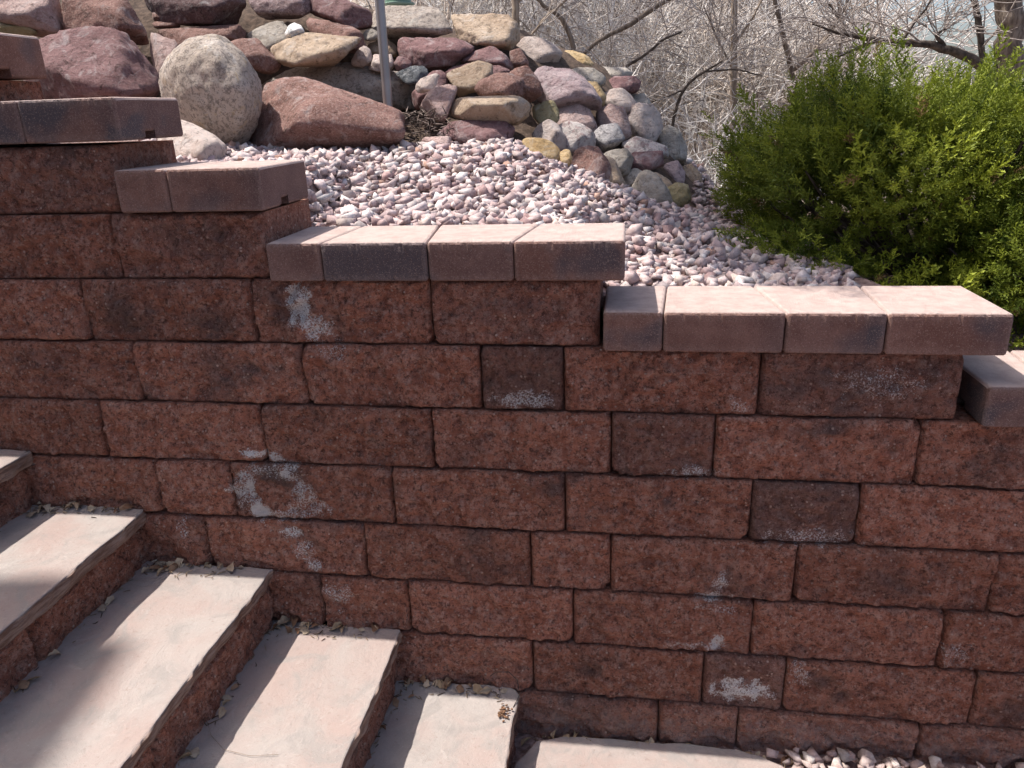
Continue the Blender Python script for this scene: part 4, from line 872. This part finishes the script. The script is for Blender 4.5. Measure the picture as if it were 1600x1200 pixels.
# ------------------------------------------------------------------ bare thicket and trees behind
def wander(p0, d, L, n, r, jit=.18, bend=None):
    P = [np.array(p0, float)]; d = np.array(d, float); d /= np.linalg.norm(d)
    for i in range(n-1):
        d = d+r.normal(size=3)*jit
        if bend is not None: d = d+np.array(bend)/n
        d /= np.linalg.norm(d); P.append(P[-1]+d*L/(n-1))
    return np.array(P)
def shrub(base, r, hgt, nst=9, nb=7, nt=3, thick=1.0):
    L = []
    for _ in range(nst):
        d = np.array([r.normal()*.42, r.normal()*.42, 1.0]); n = 8
        st = wander(base+np.array([r.normal()*.12, r.normal()*.12, -.05]), d, hgt*r.uniform(.6, 1.15), n, r, .13, (r.normal()*.6, r.normal()*.5, -.35))
        r0 = r.uniform(.006, .013)*thick
        L.append((st, np.linspace(r0, .0025*thick, n)))
        for _ in range(nb):
            k = r.integers(1, n-1); dd = (st[k+1]-st[k]); dd /= np.linalg.norm(dd); d2 = dd*.6+r.normal(size=3)*.6
            b = wander(st[k], d2, hgt*r.uniform(.18, .42), 5, r, .24); L.append((b, np.linspace(r0*.5, .0022*thick, 5)))
            for _ in range(nt):
                k2 = r.integers(1, 4); d3 = (b[k2+1]-b[k2]); d3 = d3/np.linalg.norm(d3)*.6+r.normal(size=3)*.6
                tw = wander(b[k2], d3, hgt*r.uniform(.07, .2), 4, r, .28); L.append((tw, np.linspace(.0030*thick, .0014*thick, 4)))
    return L
rt_ = np.random.default_rng(33)
lines, tints = [], []
TW = np.array([[.70, .66, .63], [.56, .51, .47], [.78, .75, .73], [.38, .32, .28], [.64, .56, .49], [.20, .16, .135]])
def add_shrub(x, y, h, thick=1.0, **kw):
    b = np.array([x, y, float(ground_z(np.array(x), np.array(y)))]); ls_ = shrub(b, rt_, h, thick=thick, **kw); lines.extend(ls_)
    base = TW[rt_.choice(6, p=[.28, .2, .22, .1, .12, .08])]
    for l in ls_:
        c = base*rt_.uniform(.75, 1.2) if rt_.random() < .8 else TW[rt_.integers(6)]
        tints.append(np.repeat(np.clip(c, 0, .8)[None], len(l[0])*3, 0))
for k in range(48):                      # near rank, seen between the rocks and the juniper
    y = rt_.uniform(3.7, 5.0); f = rt_.uniform(-0.14, 0.60); add_shrub(f*(y+1.6), y, rt_.uniform(.9, 1.6)*(.55 if f > .27 else 1), .8)
for k in range(60):
    y = rt_.uniform(5.0, 7.5); f = rt_.uniform(-0.26, 0.72); add_shrub(f*(y+1.6), y, rt_.uniform(1.3, 2.4)*(.45 if f > .27 else 1), 1.1, **(dict(nst=5) if f > .27 else {}))
for k in range(44):
    y = rt_.uniform(7.5, 13); f = rt_.uniform(-0.30, 0.80); add_shrub(f*(y+1.6), y, rt_.uniform(2.0, 3.6)*(.40 if f > .27 else 1), 1.7, **(dict(nst=4, nb=5) if f > .27 else {}))
for k in range(16):
    y = rt_.uniform(2.35, 3.5); f = rt_.uniform(.10, .23); add_shrub(f*(y+1.6), y, rt_.uniform(.35, .7), .6, nst=7, nb=5)
V, F = tubes(lines, 3)
th = add_mesh('thicket', V, F, M_TWIG, None, True, None, {'tint': np.concatenate(tints)}); tag(th, 'dense tangle of pale leafless twigs behind the rockery and juniper', 'thicket', kind='stuff')

def bare_tree(name, label, trunk, rads, mat, branches, seed, twigs=10, twl=.5, sides=10):
    """trunk and branches as polylines of (px, py, Y); fine twigs grow from every branch"""
    r = np.random.default_rng(seed)
    near = lambda q: (q[0], q[1], 2.5+(q[2]-2.5)*.32)
    scl = (near(trunk[0])[2]+1.61)/(trunk[0][2]+1.61)
    trunk = [near(q) for q in trunk]; rads = [x*scl for x in rads]; branches = [([near(q) for q in bl], [x*scl for x in br], bm_) for bl, br, bm_ in branches]; twl *= scl
    tp = np.array([at_y(*q) for q in trunk]); zb = float(ground_z(np.array(tp[0][0]), np.array(tp[0][1])))
    if tp[0][2] > zb: tp = np.vstack([[tp[0][0], tp[0][1], zb-.05], tp])
    rads = np.interp(np.linspace(0, 1, len(tp)), np.linspace(0, 1, len(rads)), rads)
    root = empty(name, (float(tp[0][0]), float(tp[0][1]), zb)); tag(root, label, 'tree', 'bare trees behind the rockery')
    def smooth_line(P, rr, n=24):
        t = np.linspace(0, 1, len(P)); u = np.linspace(0, 1, n); Q = np.stack([np.interp(u, t, P[:, i]) for i in range(3)], -1)
        for _ in range(2): Q[1:-1] = (Q[:-2]+2*Q[1:-1]+Q[2:])/4
        return Q+np.vstack([np.zeros(3), r.normal(size=(n-1, 3))*rr[0]*.12]), np.interp(u, np.linspace(0, 1, len(rr)), rr)
    l = smooth_line(tp, rads); V, F = tubes([l], sides); o_ = add_mesh('trunk', V, F, mat, root, True); o_.matrix_parent_inverse = Matrix.Translation(-Vector(root.location))
    tw = []
    for bl, br, bm_ in branches:
        bp = np.array([at_y(*q) for q in bl]); b = smooth_line(bp, br, 20); V, F = tubes([b], 7)
        o_ = add_mesh('branch', V, F, bm_, root, True); o_.matrix_parent_inverse = Matrix.Translation(-Vector(root.location))
        for _ in range(twigs):
            k = r.integers(3, 19); d = b[0][min(k+1, 19)]-b[0][k-1]; d = d/np.linalg.norm(d)*.6+r.normal(size=3)*.5+np.array([0, 0, .35])
            w1 = wander(b[0][k], d, twl*r.uniform(.5, 1.2), 6, r, .18); tw.append((w1, np.linspace(max(.003, b[1][k]*.35), .002, 6)))
            for _ in range(4):
                kk = r.integers(1, 5); w2 = wander(w1[kk], w1[kk]-w1[kk-1]+r.normal(size=3)*.06, twl*.45*r.uniform(.5, 1.2), 4, r, .25); tw.append((w2, np.linspace(.003, .0016, 4)))
    if tw:
        V, F = tubes(tw, 3); o_ = add_mesh('twigs', V, F, M_TWIG, root, True, None, {'tint': np.repeat(np.array([[.42, .37, .34]]), len(V), 0)}); tag(o_, kind='stuff'); o_.matrix_parent_inverse = Matrix.Translation(-Vector(root.location))
    return root
bare_tree('bare_tree', 'thick grey trunk at upper right with long dark bough reaching left', [(1572, 330, 5.2), (1572, 135, 5.2), (1577, 60, 5.2), (1578, 0, 5.2), (1570, -200, 5.2)], [.105, .10, .095, .09, .08], M_BARK,
          [([(1560, 125, 5.2), (1530, 100, 5.15), (1480, 75, 5.1), (1440, 68, 5.0), (1360, 63, 4.95), (1310, 52, 4.9), (1270, 38, 4.9)], [.045, .04, .034, .026, .02, .012, .006], M_DBARK),
           ([(1365, 65, 4.95), (1335, 78, 4.9), (1300, 92, 4.85)], [.016, .012, .008], M_DBARK),
           ([(1410, 66, 5.0), (1425, 40, 4.95), (1450, 10, 4.9), (1470, -30, 4.9)], [.012, .01, .008, .006], M_DBARK),
           ([(1475, 72, 5.1), (1462, 55, 5.0), (1478, 45, 5.0)], [.02, .012, .007], M_DBARK),
           ([(1535, 100, 5.25), (1532, 50, 5.3), (1522, 0, 5.35), (1515, -60, 5.4)], [.022, .026, .024, .02], M_DBARK)], 71, 16, .7)
bare_tree('bare_tree', 'slim upright grey trunk rising behind left edge of the juniper', [(1146, 240, 6.0), (1146, 140, 6.0), (1147, 60, 6.0), (1148, -40, 6.0)], [.036, .034, .03, .026], M_TBARK,
          [([(1147, 70, 6.0), (1175, 30, 6.0), (1200, -20, 6.0)], [.014, .01, .006], M_TBARK), ([(1146, 110, 6.0), (1120, 60, 5.9), (1100, 10, 5.9)], [.012, .009, .006], M_TBARK)], 72, 12, .6)
bare_tree('bare_tree', 'short tan trunk standing right above the orange-brown rock', [(806, 75, 2.9), (806, 30, 2.9), (803, -30, 2.9), (800, -120, 2.9)], [.022, .021, .02, .018], M_TBARK,
          [([(804, 10, 2.9), (830, -20, 2.95), (860, -60, 3.0)], [.01, .008, .005], M_TBARK)], 73, 6, .4)
bare_tree('bare_tree', 'leaning grey stem crossing up to the right above the ochre rock', [(878, 170, 4.6), (900, 80, 4.6), (880, 30, 4.6), (845, 5, 4.6), (820, -20, 4.6)], [.022, .02, .018, .015, .012], M_BARK,
          [([(905, 90, 4.6), (940, 60, 4.6), (985, 40, 4.6), (1010, 20, 4.6), (1060, -10, 4.6)], [.014, .014, .018, .018, .016], M_BARK), ([(830, 55, 3.6), (855, 25, 3.6), (890, -5, 3.6)], [.008, .009, .009], M_TBARK)], 74, 10, .5)
bare_tree('bare_tree', 'thin dark arching stem low between the rockery and the juniper', [(1050, 195, 3.4), (1062, 150, 3.4), (1078, 128, 3.4), (1100, 112, 3.35), (1130, 95, 3.3)], [.010, .010, .009, .008, .005], M_DBARK,
          [([(1070, 140, 3.4), (1045, 150, 3.4), (1018, 160, 3.4)], [.006, .005, .003], M_DBARK), ([(1100, 112, 3.35), (1150, 108, 3.3), (1190, 118, 3.3)], [.006, .005, .003], M_DBARK), ([(978, 104, 3.6), (1010, 85, 3.6), (1035, 62, 3.6), (1065, 50, 3.6)], [.009, .009, .008, .005], M_DBARK)], 75, 9, .35, 7)
bare_tree('bare_tree', 'crooked thin trunk behind the middle of the juniper top', [(1245, 150, 6.5), (1225, 60, 6.5), (1212, 10, 6.5), (1205, -40, 6.5)], [.03, .026, .022, .02], M_BARK,
          [([(1240, 110, 6.5), (1285, 70, 6.4), (1322, 10, 6.4), (1330, -30, 6.4)], [.02, .02, .016, .012], M_BARK), ([(1310, 90, 6.0), (1320, 40, 6.0), (1295, 5, 6.0)], [.016, .013, .01], M_BARK)], 76, 14, .7)

# ------------------------------------------------------------------ dry leaves in the corners of the steps
def leaf_variant(r):
    n = 7; V, F = [], []
    L = 1.0; cu, cv = r.uniform(.3, .9), r.uniform(-.5, .9)
    for i in range(n):
        t = i/(n-1); wd = .34*math.sin(math.pi*min(1, t*.93+.06))**.8*(1+.25*math.sin(t*19+r.uniform(0, 6)))
        for s in (-1, 0, 1):
            V.append([s*wd*math.cos(cv*abs(s)), (t-.5)*L, .12*cu*math.sin(t*3.1)*1.6+abs(s)*wd*math.sin(cv)+r.normal()*.015])
    for i in range(n-1):
        for s in range(2): F.append((i*3+s, i*3+s+1, i*3+s+4, i*3+s+3))
    V.extend([[.012, -.5, .02], [-.012, -.5, .02], [0, -.85, .10]]); F.append((n*3, n*3+1, n*3+2))
    return np.array(V), F
rl = np.random.default_rng(8)
LV = []
LCOL = [(.42, .31, .21), (.50, .39, .28), (.34, .21, .13), (.26, .14, .08), (.53, .43, .32), (.40, .29, .18)]
for k in range(12):
    V, F = leaf_variant(rl); ob = add_mesh('dry_leaf', V, F, M_DRY, None, True, None, {'tint': np.repeat(np.array([LCOL[k % 6]])*rl.uniform(.8, 1.1), len(V), 0)})
    LV.append(ob.data); bpy.data.objects.remove(ob)
def put_leaf(x, y, z, sz, label, group):
    o_ = bpy.data.objects.new('dry_leaf', LV[rl.integers(12)]); COL.objects.link(o_); o_.location = (x, y, z+sz*.10); o_.scale = (sz, sz, sz)
    o_.rotation_euler = (rl.normal()*.45, rl.normal()*.45, rl.uniform(0, 6.28)); tag(o_, label, 'leaf', group)
TREADS = [(-1.495, -1.200, -0.885, 'second'), (-1.200, -0.868, -1.036, 'third'), (-0.868, -0.541, -1.188, 'fourth'), (-0.541, -0.238, -1.336, 'fifth')]
for xa, xb, z, nm in TREADS:
    yw = wall_y(z)-0.008
    lab = 'curled dry leaf in the litter where the %s step meets the wall' % nm; gr = 'dry leaves in the inner corner of the %s step' % nm
    for _ in range(22):
        t = rl.random()**1.5; put_leaf(xa+0.005+t*.26, yw-.002-rl.random()**2*(.06 if t < .3 else .022), z+.002, rl.uniform(.012, .026) if rl.random() < .55 else rl.uniform(.026, .042), lab, gr)
    lab = 'dry leaf lying along the foot of the riser on the %s step' % nm; gr = 'dry leaves along the riser of the %s step' % nm
    for _ in range(6 if nm != 'second' else 3):
        put_leaf(xa-.008+rl.random()*.022, yw-.07-rl.random()*.45, z+.003, rl.uniform(.020, .036), lab, gr)
for _ in range(26):
    x = rl.uniform(-.235, .46); put_leaf(x, wall_y(-1.45)-.008-rl.random()*.035-(.10*rl.random() if x < -.14 else 0), -1.462, rl.uniform(.018, .034), 'dry leaf fallen between the flagstone and the foot of the wall', 'dry leaves at the foot of the wall')
# litter crumbs and twiglets: one mass in the corners
cr = []; ct = []
for xa, xb, z, nm in TREADS+[(-.24, .45, -1.46, '')]:
    yw = wall_y(z)-.016
    for _ in range(80):
        if rl.random() < .6: p = np.array([xa+rl.random()**1.6*(.26), yw-rl.random()**2*.045, z+.002])
        else: p = np.array([xa-.012+rl.random()**2*.03, yw-rl.random()*.7, z+.002])
        if nm == '': p = np.array([rl.uniform(-.235, .5), yw-rl.random()**1.5*.05, z-.004])
        d = np.array([rl.normal(), rl.normal(), abs(rl.normal())*.25]); d /= np.linalg.norm(d); ln = rl.uniform(.005, .022)
        cr.append((np.stack([p, p+d*ln*.5+rl.normal(size=3)*.001, p+d*ln]), [.0011, .0012, .0006])); c = np.array([(.20, .14, .09), (.33, .26, .18), (.10, .07, .05)][rl.integers(3)]); ct.append(np.repeat(c[None], 9, 0))
V, F = tubes(cr, 3); o = add_mesh('twig_litter', V, F, M_TWIG, None, True, None, {'tint': np.concatenate(ct)}); tag(o, 'fine twig litter strewn in the corners of the steps', 'litter', kind='stuff')
# brown seed cluster on the lowest step
sc0 = at_z(788, 1115, -1.336); Vs, Fs, Cs, off = [], [], [], 0
for _ in range(34):
    V, F = SV[rl.integers(40)]; p = sc0+np.array([rl.normal()*.008, rl.normal()*.014, .004+abs(rl.normal())*.002]); Vs.append(V*.0036+p); Fs.append(F+off); off += len(V); Cs.append(np.repeat(np.array([[.22, .12, .07]])*rl.uniform(.6, 1.3), len(V), 0))
o = add_mesh('seed_cluster', np.concatenate(Vs), np.concatenate(Fs), M_DRY, None, False, None, {'tint': np.concatenate(Cs)}); recenter(o, True); tag(o, 'little cluster of brown seeds on the lowest cream step', 'seeds')
st = []
a = at_z(758, 1062, -1.31)
P = np.array([at_z(*q) for q in [(758, 1062, -1.325), (775, 1050, -1.29), (795, 1050, -1.285), (808, 1062, -1.31), (812, 1085, -1.333), (802, 1105, -1.334)]])
V, F = tubes([(P, .0011)], 4); o = add_mesh('dry_stalk', V, F, M_DBARK, None, True); recenter(o, True); tag(o, 'thin curved dry stalk arching at corner of the lowest step', 'stalk')
P = np.array([at_z(*q, -1.186) for q in [(320, 1115), (330, 1150), (350, 1172), (390, 1182), (435, 1180)]]); P[:, 2] += .002
V, F = tubes([(P, .0005)], 4); o = add_mesh('dry_stalk', V, F, M_TBARK, None, True); recenter(o, True); tag(o, 'hair-thin dry stalk lying across the rosy pink step', 'stalk')

# debris between the rocks near the pole
dl, dt = [], []
for _ in range(420):
    px, py = rl.uniform(630, 700), rl.uniform(165, 232); p = at_y(px, py, rl.uniform(.98, 1.1)); p[2] = max(float(ground_z(np.array(p[0]), np.array(p[1])))+.004, p[2]-.02)
    d = rl.normal(size=3); d[2] *= .4; d /= np.linalg.norm(d); ln = rl.uniform(.01, .04)
    dl.append((np.stack([p, p+d*ln*.5, p+d*ln]), [.0018, .002, .001])); c = np.array([(.16, .12, .10), (.28, .22, .19), (.08, .06, .05)][rl.integers(3)]); dt.append(np.repeat(c[None], 9, 0))
V, F = tubes(dl, 3); o = add_mesh('plant_debris', V, F, M_TWIG, None, True, None, {'tint': np.concatenate(dt)}); tag(o, 'dark dead plant debris between the big red boulder and stacked rocks', 'debris', kind='stuff')

# ------------------------------------------------------------------ added, unseen: roof corner and pine placed to shade the steps and the juniper
def box(name, a, b, mat, par):
    a, b = np.array(a, float), np.array(b, float)
    V = np.array([[x, y, z] for x in (a[0], b[0]) for y in (a[1], b[1]) for z in (a[2], b[2])]); F = [(0, 1, 3, 2), (4, 6, 7, 5), (0, 4, 5, 1), (2, 3, 7, 6), (0, 2, 6, 4), (1, 5, 7, 3)]
    return child(name, V, F, mat, par, False)
hs = empty('added_house', (-5.13, 0.30, -1.5)); tag(hs, 'added unseen stucco building with wooden eaves, placed left to shade the steps', 'added_house')  # invented building; its roof corner casts the soft shade on the steps
box('wall', (-12, -10.0, -1.5), (-5.86, -0.42, 6.88), M_STUCCO, hs); box('roof', (-12.4, -10.4, 6.96), (-5.13, 0.30, 7.12), M_WOOD, hs); box('soffit', (-12.35, -10.35, 6.90), (-5.18, 0.25, 6.955), M_STUCCO, hs)
hs.rotation_euler = (0, 0, math.radians(9))
pr = np.random.default_rng(61)
pine = empty('added_pine', (-2.5, 3.4, 0.5)); tag(pine, 'added unseen pine beyond the rockery, its bough placed to shade the juniper', 'tree')  # invented tree; its bough is set up-sun of the juniper to shade it
tp = np.array([[-2.5, 3.4, 0.3], [-2.48, 3.35, 2.0], [-2.5, 3.3, 4.0], [-2.45, 3.3, 6.5]])
V, F = tubes([(tp, [.14, .12, .09, .03])], 12); o = add_mesh('trunk', V, F, M_BARK, pine, True); o.matrix_parent_inverse = Matrix.Translation(-Vector(pine.location))
BO = [((-1.10, 1.20, 2.85), (.25, .62, .20), 2.6, 800), ((-1.06, 1.72, 2.95), (.25, .35, .18), 2.7, 400), ((-3.6, 4.2, 2.6), (.6, .5, .25), 2.4, 260), ((-3.3, 4.4, 3.6), (.6, .5, .25), 3.3, 260), ((-2.3, 4.6, 4.2), (.6, .6, .3), 3.8, 260), ((-2.9, 4.0, 5.2), (.6, .6, .4), 4.8, 260), ((-2.45, 3.6, 6.4), (.4, .4, .6), 6.0, 260)]
PT, PD, bl = [], [], []
for c, rad, z0, nsp in BO:
    c = np.array(c); q = pr.normal(size=(nsp, 3)); q /= np.linalg.norm(q, axis=1, keepdims=True)
    PT.append(c+q*np.array(rad)*pr.uniform(.2, 1, (nsp, 1))**.5); PD.append(q+np.array([0, 0, .4]))
    b0 = np.array([-2.48, 3.35, z0]); bl.append((np.stack([b0, (b0+c)/2+np.array([0, 0, .12]), c]), [.035, .025, .01]))
    for k in range(8): bl.append((np.stack([c, c+q[k]*np.array(rad)*.5, c+q[k]*np.array(rad)]), [.01, .007, .004]))
PT = np.concatenate(PT); PD = np.concatenate(PD); nsp = len(PT)
V, F, Cc = scatter(JV, PT, frames(PD, pr), pr.uniform(.16, .26, nsp), pr.integers(0, len(JV), nsp), np.repeat(np.array([[.05, .09, .03]]), nsp, 0)*pr.uniform(.7, 1.3, (nsp, 1)))
o = add_mesh('foliage', V, F, M_PINE, pine, False, None, {'tint': Cc}); o.matrix_parent_inverse = Matrix.Translation(-Vector(pine.location))
V, F = tubes(bl, 6); o = add_mesh('boughs', V, F, M_DBARK, pine, True); o.matrix_parent_inverse = Matrix.Translation(-Vector(pine.location))
